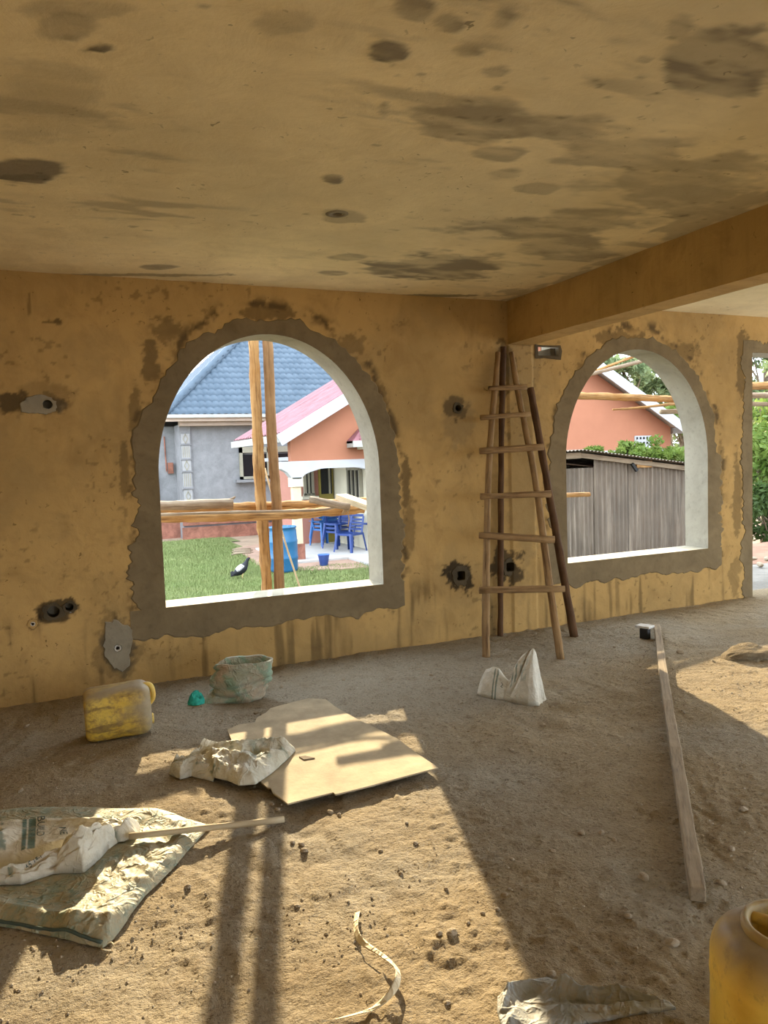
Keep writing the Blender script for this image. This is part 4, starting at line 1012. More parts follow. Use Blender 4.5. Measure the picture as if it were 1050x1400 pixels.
NEAR = [('fibreboard sheet', [fl(*q) for q in BP]), ('long timber', [p0.lerp(p1, t/20) for t in range(21)]), ('woven strap', pth), ('plastic sheet', P_([(690, 1390), (740, 1360), (800, 1375), (860, 1375), (915, 1380)])),
        ('flattened green sack', P_([(140, 1296), (200, 1226), (240, 1184), (288, 1130), (60, 1279)])), ('wooden ladder', P_([(665, 899), (767, 899)])), ('lying jerrycan', P_([(118, 1018), (216, 1003)])), ('earth heap', P_([(1044, 902)])), ('bunched sack', P_([(285, 970), (326, 960), (362, 946)])), ('folded sack', P_([(650, 952), (700, 958), (737, 965)]))]
for i, (px, py, s, _) in enumerate(big):
    p = fl(px, py); o = link('stone', RK[i % 4]); o.location = (p.x, p.y, float(fheight(p.x, p.y))+s*.30); s *= 1.15
    o.scale = (s, s*(.8+.4*random.random()), s); o.rotation_euler = (random.random()*.4, random.random()*.4, random.random()*6.28)
    best, lab = .42, 'small loose stone alone on the open dirt floor'
    for nm_, pts_ in NEAR:
        dd = min((Vector((p.x, p.y))-Vector((a_.x, a_.y))).length for a_ in pts_)
        if dd < best: best, lab = dd, 'small loose stone on the dirt beside the '+nm_
    if i == 0: lab = 'pale rounded stone, the largest on the sunlit dirt near the strap'
    tag(o, lab, 'stone', 'loose stones: '+lab[12:])
# crumbs of earth: too many and too small to count
tb = MB(); n = 15000; xs = []; 
cx_ = RNG.uniform(-.6, 6.3, n*4); cy_ = RNG.uniform(1.4, 5.25, n*4)
den = fbm(cx_*1.7, cy_*1.7, 3, 44)*.6+fbm(cx_*7, cy_*7, 2, 46)*.4
kp = np.argsort(-(den+RNG.random(n*4)*.35))[:n]; cx_, cy_ = cx_[kp], cy_[kp]
ch = fheight(cx_, cy_); sz = .0018+.0062*RNG.random(n)**4
oct_ = np.array([(1, 0, 0), (0, 1, 0), (-1, 0, 0), (0, -1, 0), (0, 0, .6), (0, 0, -.6)])
VV = []; FF = []
for i in range(n):
    a = RNG.random()*6.28; ca, sa = math.cos(a), math.sin(a); jit = 1+.5*(RNG.random((6, 1))-.5)
    q = oct_*jit*sz[i]; R_ = np.array([[ca, -sa, 0], [sa, ca, 0], [0, 0, 1]]); q = q@R_.T+np.array([cx_[i], cy_[i], ch[i]+sz[i]*.25]); VV.append(q); k = 6*i
    FF += [(k, k+1, k+4), (k+1, k+2, k+4), (k+2, k+3, k+4), (k+3, k, k+4), (k+1, k, k+5), (k+2, k+1, k+5), (k+3, k+2, k+5), (k, k+3, k+5)]
tb.add(np.concatenate(VV).tolist(), FF); o = tb.build('earth_crumbs', 'stone', floor); o['kind'] = 'stuff'
sel = RNG.permutation(n)[:2600]; VV = []; FF = []
for j, i in enumerate(sel):
    a = RNG.random()*6.28; ca, sa = math.cos(a), math.sin(a); s_ = .0022+.0050*RNG.random()**3; px_, py_ = cx_[i]+.06*(RNG.random()-.5), cy_[i]+.06*(RNG.random()-.5)
    q = oct_*(1+.5*(RNG.random((6, 1))-.5))*s_; R_ = np.array([[ca, -sa, 0], [sa, ca, 0], [0, 0, 1]]); q = q@R_.T+np.array([px_, py_, float(ch[i])+s_*.25]); VV.append(q); k = 6*j
    FF += [(k, k+1, k+4), (k+1, k+2, k+4), (k+2, k+3, k+4), (k+3, k, k+4), (k+1, k, k+5), (k+2, k+1, k+5), (k+3, k+2, k+5), (k, k+3, k+5)]
tb = MB(); tb.add(np.concatenate(VV).tolist(), FF); o = tb.build('pale_grit', 'pale_stone', floor); o['kind'] = 'stuff'

# ================================================================== OUTSIDE
# ------------------------------------------------------------------ ground
def yard(x, y): return GND+.03*(fbm(x*.5, y*.5, 3, 3)-.5)
gx = np.concatenate([np.linspace(-60, -4, 12)[:-1], np.linspace(-4, 22, 80), np.linspace(22, 80, 12)[1:]]); gy = np.concatenate([np.linspace(D+TH-.02, 24, 70), np.linspace(24, 140, 14)[1:]])
X, Y = np.meshgrid(gx, gy)
o = link('ground', grid_mesh('ground', X, Y, yard(X, Y), None, None, 'yard_dirt')); tag(o, 'bare earth yard around the houses', 'ground', kind='structure')
b = MB(); b.add([(-70, -60, GND-.05), (80, -60, GND-.05), (80, BY-.28, GND-.05), (-70, BY-.28, GND-.05)], [(0, 1, 2, 3)]); b.add([(-70, BY-.3, GND-.05), (LX-.25, BY-.3, GND-.05), (LX-.25, 6, GND-.05), (-70, 6, GND-.05)], [(0, 1, 2, 3)])
b.build('rear_ground', 'yard_dirt', o)
X, Y = np.meshgrid(np.linspace(-6, 8.2, 50), np.linspace(7.2, 23.3, 64))
lm = (Y[:-1, :-1] < 15.1) | (X[:-1, :-1] < 4.15+.1*(Y[:-1, :-1]-16))
lawn = link('lawn', grid_mesh('lawn', X, Y, yard(X, Y)+.02, lm, None, 'lawn_soil')); tag(lawn, 'green lawn between the window wall and the grey house', 'lawn', kind='structure')
n = 90000; gx_ = np.concatenate([RNG.uniform(.8, 8.0, n), RNG.uniform(-6, 8.0, 110000)]); gy_ = np.concatenate([10.6+12.4*RNG.random(n)**1.25, 7.3+15.8*RNG.random(110000)**1.2])
kp = ((gy_ < 15.1) | (gx_ < 4.1+.1*(gy_-16))); gx_, gy_ = gx_[kp], gy_[kp]; n = len(gx_)
gz = yard(gx_, gy_)+.015; hgt = (.03+.05*RNG.random(n))*(.6+.9*fbm(gx_*1.5, gy_*1.5, 3, 9)); an = RNG.random(n)*6.28; wd = .007+.008*RNG.random(n); ln = .03*(RNG.random((n, 2))-.5)*2
VV = np.zeros((n, 3, 3)); VV[:, 0] = np.stack([gx_-np.cos(an)*wd, gy_-np.sin(an)*wd, gz], -1); VV[:, 1] = np.stack([gx_+np.cos(an)*wd, gy_+np.sin(an)*wd, gz], -1); VV[:, 2] = np.stack([gx_+ln[:, 0], gy_+ln[:, 1], gz+hgt], -1)
me = bpy.data.meshes.new('grass_blades'); me.vertices.add(n*3); me.vertices.foreach_set('co', VV.astype('f').ravel()); me.loops.add(n*3); me.loops.foreach_set('vertex_index', np.arange(n*3, dtype='i')); me.polygons.add(n); me.polygons.foreach_set('loop_start', np.arange(0, n*3, 3, dtype='i')); me.update(calc_edges=True); me.materials.append(M['grass_blade'])
o = link('grass_blades', me, lawn); o['kind'] = 'stuff'

# ------------------------------------------------------------------ grey house with blue roof
YG = 23.6
gh = empty('grey_house', (at(250, 735, YG).x, YG, GND)); tag(gh, 'unpainted grey cement house with a blue tiled hip roof', 'house'); O = tuple(gh.location)
xg = at(248, 650, YG).x; ze = at(300, 580, YG).z; xr = 14.0
def put(name, mat, b, smooth=False, parent=gh, org=O): return b.build(name, mat, parent, smooth, None, org)
b = MB(); b.box(((xg+xr)/2, YG+4, (GND+ze)/2), (xr-xg, 8, ze-GND)); W = put('wall', 'cement_outside', b)
b = MB(); b.box((xg-1.9, YG+5.0, (GND+ze)/2), (4.2, 8, ze-GND)); put('wall', 'cement_outside', b)
zp = at(260, 705, YG).z; zl = at(260, 721, YG).z
b = MB(); b.box(((xg+xr)/2, YG-.05, (GND+zl)/2), (xr-xg+.1, .25, zl-GND)); put('plinth', 'mud_plinth', b)
b = MB(); b.box(((xg+xr)/2, YG-.02, (zl+.06+zp)/2), (xr-xg+.06, .14, zp-zl-.06)); put('plinth_course', 'mud_plinth', b)
b = MB(); b.box((xg-1.9, YG+.90, (GND+zp)/2), (4.2, .3, zp-GND)); put('plinth', 'mud_plinth', b)
# decorated corner pilaster: panels with diamonds and bars
pw = .32; pc_ = xg+pw/2
pil = put('corner_pilaster', 'cement_outside', MB().box((pc_, YG-.03, (zp+ze)/2), (pw, .10, ze-zp)))
zt = [at(255, y, YG).z for y in (592, 608, 628, 645, 668, 688)]
for i in range(5):
    z0, z1 = zt[i+1]+.03, zt[i]-.03; zc = (z0+z1)/2
    p = put('panel', 'pilaster_panel', MB().box((pc_, YG-.085, zc), (pw*.8, .02, z1-z0)), False, pil, O)
    if i % 2 == 0:
        r_ = [(0, .15), (.07, 0), (0, -.15), (-.07, 0)]; b = MB()
        for j in range(4):
            (x0, q0), (x1, q1) = r_[j], r_[(j+1) % 4]; b.bar((pc_+x0, YG-.10, zc+q0), (pc_+x1, YG-.10, zc+q1), .02, .025, (0, 1, 0))
        put('diamond_moulding', 'window_frame', b, False, pil, O)
    else:
        for j in range(4): put('bar_moulding', 'window_frame', MB().box((pc_-.09+.06*j, YG-.10, zc), (.018, .02, (z1-z0)*.85)), False, pil, O)
    put('ledge', 'cement_outside', MB().box((pc_, YG-.10, zt[i+1]), (pw*1.05, .06, .03)), False, pil, O)
# window with frame and sill
w0, w1 = at(326, 612, YG), at(405, 652, YG)
put('window_pane', 'window_glass', MB().box(((w0.x+w1.x)/2, YG-.01, (w0.z+w1.z)/2-.1), (w1.x-w0.x-.2, .04, w0.z-w1.z-.25)))
b = MB(); zt_, zb_ = w0.z, w1.z
for (cx, cz, sx, sz_) in (((w0.x+w1.x)/2, zt_-.08, w1.x-w0.x, .18), ((w0.x+w1.x)/2, zb_+.04, w1.x-w0.x, .08), (w0.x+.05, (zt_+zb_)/2, .10, zt_-zb_), (w1.x-.05, (zt_+zb_)/2, .10, zt_-zb_), ((w0.x+w1.x)/2, (zt_+zb_)/2, .08, zt_-zb_)): b.box((cx, YG-.04, cz), (sx, .10, sz_))
put('window_frame', 'window_frame', b)
put('window_sill', 'cement_outside', MB().box(((w0.x+w1.x)/2, YG-.10, zb_-.06), (w1.x-w0.x+.3, .22, .08)))
q = at(233, 640, YG+.95); put('meter_box', 'mud_plinth', MB().box((q.x, YG+.93, q.z), (.16, .12, .34))); put('cable_conduit', 'mud_plinth', MB().tube([(q.x-.12, YG+.96, q.z-.1), (q.x-.14, YG+.96, q.z+1.0)], .02, 6))
put('side_door', 'window_glass', MB().box((at(217, 650, YG+1).x-.35, YG+.95, (GND+.3+zp+1.3)/2), (.6, .12, 2.0)))
# eaves: fascia, soffit
YE = YG-.6; e0 = at(226, 567, YE); X0, Z0 = e0.x, e0.z
put('fascia_board', 'fascia', MB().box(((X0+15)/2, YE+.02, Z0-.10), (15-X0, .05, .20))); put('fascia_board', 'gutter_white', MB().box(((X0+15)/2, YE-.06, Z0-.05), (15-X0, .12, .10)))
put('soffit', 'fascia', MB().box(((X0+15)/2+.2, YE+.42, Z0-.24), (15-X0-.5, .40, .16)))
put('fascia_board', 'fascia', MB().box((X0+.02, YE+5, Z0-.10), (.05, 10, .20)))
# roof: courses of pressed blue tiles, each course a part
TP = .90; RUN = 5.4; PITCH = .21; CL = .30
sl_ = math.sqrt(1+TP*TP); ncrs = int(RUN*sl_/CL)
rf = empty('tiled_roof', (0, 0, 0)); rf.parent = gh
def tile_course(k, axis):
    """one row of waved tiles on the front (axis 0) or left (axis 1) slope; trapezoid ends follow the hip"""
    s0 = k*CL/sl_; s1 = s0+CL/sl_+.03
    a0 = X0 if axis == 0 else YE; end = 15.0 if axis == 0 else YE+11
    m = int((end-a0)/PITCH*7); V = []; F = []
    ts = np.linspace(a0+s0, end, m)
    for t in ts:
        wv = .045*abs(math.sin(math.pi*(t-a0)/PITCH))**.7
        for j, (s, lift) in enumerate(((s0-.01, -.01), (s0, .055), (s0*.5+s1*.5, .035), (s1, .0))):
            z = Z0+s*TP+lift+wv
            V.append((t, YE+s, z) if axis == 0 else (X0+s, t, z))
    for i in range(m-1):
        for j in range(3):
            q = (i*4+j, (i+1)*4+j, (i+1)*4+j+1, i*4+j+1); F.append(q if axis == 0 else q[::-1])
    b = MB(); b.add(V, F); return b
for k in range(ncrs):
    o = tile_course(k, 0).build('tile_course', 'blue_tile', rf, True, None, O); o = tile_course(k, 1).build('tile_course', 'blue_tile', rf, True, None, O)
pts = [(X0+t, YE+t, Z0+t*TP+.07) for t in np.linspace(-.05, RUN, 40)]
b = MB(); b.tube(pts, [.13*(1+.12*(i % 2)) for i in range(40)], 8); b.build('hip_cap', 'blue_tile', rf, True, None, O)
b = MB(); b.box((X0+RUN+5, YE+RUN, Z0+RUN*TP+.05), (10, .25, .12)); b.build('ridge_cap', 'blue_tile', rf, False, None, O)
b = MB(); b.add([(X0+.1, YE+.1, Z0-.03), (15, YE+.1, Z0-.03), (15, YE+RUN, Z0+RUN*TP-.05), (X0+RUN, YE+RUN, Z0+RUN*TP-.05), (X0+.1, YE+10.8, Z0-.03), (15, YE+10.8, Z0-.03)], [(0, 1, 2, 3), (0, 3, 4), (4, 3, 2, 5), (0, 4, 5, 1)]); b.build('roof_deck', 'window_frame', rf, False, None, O)

# ------------------------------------------------------------------ coral house
YC = 16.0
ch_ = empty('coral_house', (5, YC, GND)); tag(ch_, 'coral pink house with maroon gabled roof and white arched porch', 'house'); O = tuple(ch_.location)
def put2(name, mat, b, smooth=False, parent=ch_): return b.build(name, mat, parent, smooth, None, O)
XL, XR2 = at(398, 630, YC).x, at(917, 612, YC).x; XA = 10.28; ZA = 5.37; SL = .565
zband0, zband1 = at(450, 629, YC).z, at(450, 640, YC).z       # white beam top and underside
zroof = lambda x: ZA-SL*abs(x-XA)
b = MB(); poly = [(XL, YC, zband0), (XR2, YC, zband0), (XR2, YC, zroof(XR2)-.12), (XA, YC, ZA-.12), (XL, YC, zroof(XL)-.12)]; b.prism(poly, (0, .22, 0)); put2('gable_wall', 'coral_wall', b)
# porch opening between the column and the projecting room
XCW = at(516, 640, YC).x; xc0, xc1 = at(400, 650, YC).x, at(411, 650, YC).x; FLZ = -.66; YB = 19.0
def porch_beam(xa, xb, arch_h):
    P = [(xa, YC-.03, zband0), (xb, YC-.03, zband0)]
    q = []
    for i in range(21):
        t = i/20; x = xb+(xa-xb)*t; e = min(t, 1-t)*(xb-xa)
        q.append((x, YC-.03, zband1-arch_h*(1-min(1, e/.5)**.5 if e < .5 else 0)))
    return P+q
b = MB(); b.prism(porch_beam(xc1, XCW, .21), (0, .28, 0)); put2('porch_arch', 'white_paint', b)
b = MB(); xq = at(384, 640, YC).x; b.prism([(xc1, YC-.03, zband0), (xc1, YC-.03, zband1-.21), (xc0, YC-.03, zband1-.21), (xc0-.12, YC-.03, zband1-.06), (xq, YC-.03, zband1+.02), (xq, YC-.03, zband0)], (0, .28, 0)); put2('porch_arch_end', 'white_paint', b)
b = MB(); b.box(((XCW+XR2)/2, YC+.08, (zband0+zband1)/2), (XR2-XCW, .30, zband0-zband1)); put2('white_band', 'white_paint', b)
b = MB(); b.box(((XCW+XR2)/2, YC+.1, (FLZ-.2+zband1)/2), (XR2-XCW, .2, zband1-FLZ+.2)); put2('front_wall', 'coral_wall', b)
zc_ = at(405, 653, YC).z
b = MB(); b.box(((xc0+xc1)/2, YC+.1, (zc_+FLZ)/2), (xc1-xc0, .18, zc_-FLZ)); colm = put2('porch_column', 'column_cream', b)
b = MB(); b.box(((xc0+xc1)/2, YC+.1, zc_-.10), (xc1-xc0+.08, .26, .20)); b.build('capital', 'cream_wall', colm, False, None, O)
b = MB(); b.box(((xc0+xc1)/2, YC+.1, FLZ+.18), (xc1-xc0+.06, .24, .36)); b.build('column_foot', 'mud_plinth', colm, False, None, O)
b = MB(); b.box(((xc0-.15+XCW+.2)/2, YC+1.35, FLZ-.06), (XCW+.35-xc0, 3.3, .14)); put2('porch_floor', 'slab', b)
b = MB(); b.box((7.42, YC-1.15, FLZ-.061), (2.8, 1.7, .14)); put2('porch_step', 'slab', b)
xbw = at(411, 690, YB).x
b = MB(); b.box(((xbw+XR2)/2, YB+.1, (FLZ+zband0+.3)/2), (XR2-xbw, .2, zband0-FLZ+.3)); put2('porch_back_wall', 'coral_inner', b)
b = MB(); b.box((xbw-.03, YB+1.1, (FLZ+zband0)/2), (.2, 2.0, zband0-FLZ)); put2('side_wall', 'coral_inner', b)
b = MB(); b.box((XCW+.1, (YC+YB)/2, (FLZ+zband0)/2), (.2, YB-YC, zband0-FLZ)); put2('cream_side_wall', 'cream_wall', b)
b = MB(); b.box(((XL+XCW)/2, (YC+YB)/2+.2, zband0+.06), (XCW-XL, YB-YC, .08)); put2('porch_ceiling', 'white_paint', b)
# porch window, door
def win(x0, z1, x1, z0, y, nm='porch_window', bars=1):
    f = put2(nm, 'window_glass', MB().box(((x0+x1)/2, y, (z0+z1)/2), (x1-x0, .06, z1-z0))); b = MB()
    for (cx, cz, sx, sz_) in [((x0+x1)/2, z1, x1-x0+.1, .07), ((x0+x1)/2, z0, x1-x0+.1, .07), (x0, (z0+z1)/2, .07, z1-z0), (x1, (z0+z1)/2, .07, z1-z0)]+[(x0+(x1-x0)*(k+1)/(bars+1), (z0+z1)/2, .05, z1-z0) for k in range(bars)]: b.box((cx, y-.03, cz), (sx, .08, sz_))
    b.build('window_frame', 'window_frame', f, False, None, O); return f
a_, c_ = at(415, 638, YB), at(427, 676, YB); win(a_.x, a_.z, c_.x, c_.z, YB-.02); put2('window_sill', 'cream_wall', MB().box(((a_.x+c_.x)/2, YB-.08, c_.z-.08), (c_.x-a_.x+.25, .2, .08)))
a_, c_ = at(434, 636, YB), at(455, 676, YB)
dr = put2('porch_door', 'olive_door', MB().box(((a_.x+c_.x)/2, YB-.03, (FLZ+a_.z)/2), (c_.x-a_.x, .08, a_.z-FLZ)))
MB().box(((a_.x+c_.x)/2, YB-.08, (a_.z+c_.z)/2), (c_.x-a_.x-.1, .04, a_.z-c_.z-.06)).build('door_glass', 'window_glass', dr, False, None, O)
MB().box((a_.x+.28, YB-.105, (a_.z+c_.z)/2), (.05, .03, a_.z-c_.z-.06)).build('door_bar', 'window_frame', dr, False, None, O)
ya, yb = YC+.95, YC+1.75; zt_, zb_ = at(478, 641, YC+1.3).z, at(478, 685, YC+1.3).z
f = put2('side_window', 'window_glass', MB().box((XCW-.02, (ya+yb)/2, (zt_+zb_)/2), (.06, yb-ya, zt_-zb_))); b = MB()
for (cy, cz, sy, sz_) in [((ya+yb)/2, zt_, yb-ya+.1, .07), ((ya+yb)/2, zb_, yb-ya+.1, .07), (ya, (zt_+zb_)/2, .07, zt_-zb_), (yb, (zt_+zb_)/2, .07, zt_-zb_), (ya+.27, (zt_+zb_)/2, .05, zt_-zb_), (ya+.53, (zt_+zb_)/2, .05, zt_-zb_)]: b.box((XCW-.05, cy, cz), (.08, sy, sz_))
b.build('window_frame', 'window_frame', f, False, None, O)
# roof: two slopes of corrugated sheets, barge boards
XE = 4.52; XE2 = 2*XA-XE; YF, YBK = YC-.45, 19.9
def roof_sheet(xe, y0, y1, name='roof_sheet'):
    n = int((y1-y0)/.19*6)+1; V = []; F = []
    for i in range(n):
        y = y0+(y1-y0)*i/(n-1); wv = .022*math.cos(2*math.pi*y/.19)
        V += [(xe, y, zroof(xe)+wv+.02), ((xe+XA)/2, y, zroof((xe+XA)/2)+wv+.02), (XA, y, ZA+wv+.02)]
    for i in range(n-1):
        for j in range(2):
            q = (i*3+j, i*3+j+1, i*3+4+j, i*3+3+j); F.append(q if xe > XA else q[::-1])
    b = MB(); b.add(V, F); return put2(name, 'maroon_roof', b, True)
for xe in (XE, XE2):
    for k in range(6): roof_sheet(xe, YF+(YBK-YF)*k/6-.02, YF+(YBK-YF)*(k+1)/6)
b = MB(); b.add([(XE, YF+.05, zroof(XE)-.04), (XA, YF+.05, ZA-.04), (XE2, YF+.05, zroof(XE2)-.04), (XE, YBK, zroof(XE)-.04), (XA, YBK, ZA-.04), (XE2, YBK, zroof(XE2)-.04)], [(0, 3, 4, 1), (1, 4, 5, 2)]); put2('roof_soffit', 'fascia', b)
for xe in (XE, XE2):
    u = Vector((XA-xe, 0, ZA-zroof(xe))).normalized()
    b = MB(); b.bar(Vector((xe, YF, zroof(xe)-.13))-u*.02, (XA, YF, ZA-.13), .04, .25); put2('barge_board', 'white_paint', b)
    b = MB(); b.box((xe, (YF+YBK)/2, zroof(xe)-.10), (.14, YBK-YF, .16)); put2('gutter', 'gutter_white', b)
# small hip roof jutting from the gable wall
hp = empty('porch_canopy', (5, YC, GND)); hp.parent = ch_; hp.location = (0, 0, 0)
ca = at(474, 603, YC); cx0 = ca.x; cz0 = ca.z
b = MB(); P = [(cx0, YC-.42, cz0), (cx0+4, YC-.42, cz0), (cx0+4, YC+.02, cz0+.46), (cx0+.5, YC+.02, cz0+.46), (cx0, YC+.02, cz0)]
b.add(P+[(x, y, z-.06) for x, y, z in P], [(0, 1, 2, 3), (0, 3, 4), (5, 8, 7, 6), (5, 9, 8), (0, 5, 6, 1), (0, 4, 9, 5)]); b.build('canopy_sheet', 'maroon_roof', hp, False, None, O)
for k in range(9):
    t = k*.42; MB().bar((cx0+.15+t, YC-.41, cz0+.02), (cx0+.5+t if not k else cx0+.15+t, YC+.02, cz0+.48), .03, .03).build('rib', 'maroon_roof', hp, False, None, O)
MB().box((cx0+2, YC-.44, cz0-.08), (4.05, .04, .14)).build('canopy_fascia', 'gutter_white', hp, False, None, O); MB().box((cx0+.02, YC-.20, cz0-.08), (.04, .44, .14)).build('canopy_fascia', 'gutter_white', hp, False, None, O); MB().box((cx0+2.2, YC-.20, cz0-.17), (3.9, .40, .06)).build('canopy_soffit', 'cream_wall', hp, False, None, O)
# ventilation block with holes, high on the coral wall
v0, v1 = at(867, 596, YC), at(890, 612, YC); b = MB(); b.box(((v0.x+v1.x)/2, YC-.02, (v0.z+v1.z)/2), (v1.x-v0.x, .05, v0.z-v1.z)); vb = put2('vent_block', 'white_paint', b)
for i in range(5):
    for j in range(2):
        MB().box((v0.x+(v1.x-v0.x)*(i+.5)/5, YC-.05, v1.z+(v0.z-v1.z)*(j*.4+.4)), (.05, .02, .06)).build('vent_slot', 'window_glass', vb, False, None, O)
# soil apron and things in front of the porch
P = [at(319, 752, 19).xy, ]
ap = [fl(321, 752, GND), fl(352, 747, GND), fl(402, 757, GND), fl(470, 760, GND), fl(505, 779, GND), fl(470, 781, GND), fl(410, 783, GND), fl(372, 782, GND), fl(352, 775, GND)]
b = MB(); b.prism([(p.x, p.y, GND-.02) for p in ap], (0, 0, .075)); o = b.build('soil_apron', 'brick_edge', None, False, None, (ap[4].x, ap[4].y, GND)); tag(o, 'bare brown soil strip in front of the porch', 'ground', kind='structure')
AP = GND+.055
# barrel
p = fl(389, 781, AP); by = Vector((p.x, p.y, AP)); bar = empty('plastic_barrel', by); tag(bar, 'tall blue plastic barrel standing by the porch column', 'barrel')
R_ = .285
prof = [(.0, 0), (R_*.86, 0), (R_*.95, .02), (R_*.97, .06), (R_*.99, .25), (R_*1.02, .27), (R_*1.02, .30), (R_*.995, .32), (R_, .58), (R_*1.02, .60), (R_*1.02, .63), (R_*.99, .65), (R_*.96, .82), (R_*.92, .88), (R_*.98, .89), (R_*.98, .915), (R_*.9, .92), (R_*.86, .90), (0, .90)]
MB().lathe(prof, n=32).build('drum', 'barrel_blue', bar, True)
MB().lathe([(.04, .90), (.04, .925), (0, .925)], (.14, 0, 0), 14).build('bung', 'barrel_blue', bar, True)
# bucket
p = fl(443, 773, AP); bk = empty('bucket', (p.x, p.y, AP)); tag(bk, 'small bright blue bucket on the soil before the porch', 'bucket')
MB().lathe([(0, 0), (.085, 0), (.12, .22), (.128, .225), (.128, .24), (.115, .24), (.08, .015), (0, .012)], n=24).build('pail', 'bucket_blue', bk, True)
MB().tube([(.125*math.cos(t), .02*math.sin(t)+.13*math.sin(t)*.3, .22-.05*math.sin(t)) for t in np.linspace(0, math.pi, 14)], .004, 6).build('bail_handle', 'wire', bk, True)
# twigs heap
for k in range(7):
    p = fl(330+1.5*(k % 3), 751.5+1.05*k, AP); a = .22*math.sin(k*2.1)
    o = pole('dry_twig', [(p.x-.24*math.cos(a), p.y-.2*math.sin(a), AP+.015), (p.x, p.y, AP+.03), (p.x+.24*math.cos(a), p.y+.2*math.sin(a), AP+.015)], .018, .01, 'wood_bark', seed=60+k, sides=6); tag(o, 'dry twig lying on the soil strip beside the lawn', 'twig', 'dry twigs beside the lawn')

# ------------------------------------------------------------------ plastic chairs
def make_chair(mat, label, group):
    """moulded armchair of thin shells, so that copies nest in a stack without cutting into each other"""
    r = empty('plastic_chair'); tag(r, label, 'chair', group)
    b = MB(); X, Y = np.meshgrid(np.linspace(-.22, .22, 9), np.linspace(-.21, .20, 9)); Z = .43-.02*np.cos(X*7)*np.cos(Y*7)
    b.grid(X, Y, Z); b.grid(X, Y, Z-.02, None, True); b.box((0, -.215, .415), (.46, .02, .05)); b.box((0, .203, .415), (.40, .016, .05)); b.box((-.225, 0, .415), (.02, .42, .05)); b.box((.225, 0, .415), (.02, .42, .05)); b.build('seat', mat, r)
    def plate(P, ext): return MB().prism(P, ext)
    for sx in (-1, 1):
        for sy in (-1, 1):
            # angle-shaped leg: two thin plates that splay outwards
            x0, x1, y0, y1 = sx*.238, sx*.285, sy*.228, sy*.285; b = MB()
            b.prism([(x0, y0, .44), (x0, y0-sy*.065, .44), (x1, y1-sy*.045, 0), (x1, y1, 0)], (sx*.005, 0, 0))
            wt, wb_ = (.065, .045) if sy < 0 else (.010, .032)
            b.prism([(x0, y0, .44), (x0-sx*wt, y0, .44), (x1-sx*wb_, y1, 0), (x1, y1, 0)], (0, sy*.005, 0)); b.build('leg', mat, r)
        b = MB(); b.prism([(sx*.232, -.15, .41), (sx*.232, -.095, .41), (sx*.288, -.10, .635), (sx*.288, -.15, .635)], (sx*.006, 0, 0))
        b.box((sx*.314, .035, .640), (.052, .46, .012)); b.box((sx*.262, .262, .640), (.15, .012, .05)); b.build('armrest', mat, r)
    yb = lambda z: .212+.244*(z-.42)
    b = MB()
    for sx in (-1, 1): b.bar((sx*.195, yb(.40), .40), (sx*.185, yb(.82), .82), .012, .055, (1, 0, 0))
    b.bar((-.185, yb(.835), .835), (.185, yb(.835), .835), .012, .06); bk_ = b.build('backrest', mat, r)
    for i in range(4):
        z = .51+i*.075; MB().box((0, yb(z), z), (.36, .010, .05)).build('slat', mat, bk_)
    return r
PF = FLZ+.01
def stand(r, x, y, deg, dz=0): r.location = (x, y, PF+dz); r.rotation_euler = (0, 0, math.radians(deg))
c1 = make_chair('chair_blue', 'single dark blue plastic armchair turned sideways beside the stacked chairs', 'chairs on the porch'); stand(c1, 6.46, 16.68, -62)
c2 = make_chair('chair_light_blue', 'light blue plastic armchair at the bottom of the light blue stack on the porch', 'light blue stacked chairs'); stand(c2, 6.42, 18.38, 196)
for k in (1, 2): c = copy_tree(c2); c['label'] = ['light blue plastic armchair in the middle of the light blue stack', 'topmost light blue plastic armchair of the stack on the porch'][k-1]; stand(c, 6.42, 18.38, 196, .095*k)
c3 = make_chair('chair_blue', 'dark blue plastic armchair at the bottom of the dark blue stack', 'dark blue stacked chairs'); stand(c3, 6.47, 17.54, -70)
for k in (1, 2): c = copy_tree(c3); c['label'] = ['dark blue plastic armchair in the middle of the dark blue stack', 'topmost dark blue plastic armchair of the stack beside the single chair'][k-1]; stand(c, 6.47, 17.54, -70, .095*k)

# ------------------------------------------------------------------ hen
p = fl(331, 793, GND+.02); hen = empty('hen', (p.x, p.y, float(yard(p.x, p.y))+.02), math.radians(-8)); tag(hen, 'black and white speckled hen walking on the lawn', 'hen')
sp = [(-.17, .09, .004, .004), (-.145, .105, .022, .03), (-.11, .13, .055, .06), (-.06, .165, .082, .085), (-.01, .20, .092, .095), (.04, .24, .08, .085), (.075, .285, .056, .06), (.095, .325, .042, .042), (.11, .36, .034, .034), (.125, .39, .030, .032), (.145, .405, .026, .028), (.165, .405, .016, .018), (.175, .403, .006, .008)]
nn = 20; V = []; F = []; st = []
SP = [Vector(q+(0,)) for q in [s[:2] for s in sp]]
cs = [np.interp(np.linspace(0, len(sp)-1, 48), range(len(sp)), [s[j] for s in sp]) for j in range(4)]
for i in range(48):
    tx = cs[0][min(i+1, 47)]-cs[0][max(i-1, 0)]; tz = cs[1][min(i+1, 47)]-cs[1][max(i-1, 0)]; l_ = math.hypot(tx, tz); nxn, nzn = -tz/l_, tx/l_
    for k in range(nn):
        a = 2*math.pi*k/nn; y = cs[2][i]*math.cos(a); h_ = cs[3][i]*math.sin(a); V.append((cs[0][i]+nxn*h_, y, cs[1][i]+nzn*h_)); st.append(1.0 if (10 < i < 22 and math.sin(a) > .1) else 0)
for i in range(47):
    for k in range(nn): F.append((i*nn+k, i*nn+(k+1) % nn, (i+1)*nn+(k+1) % nn, (i+1)*nn+k))
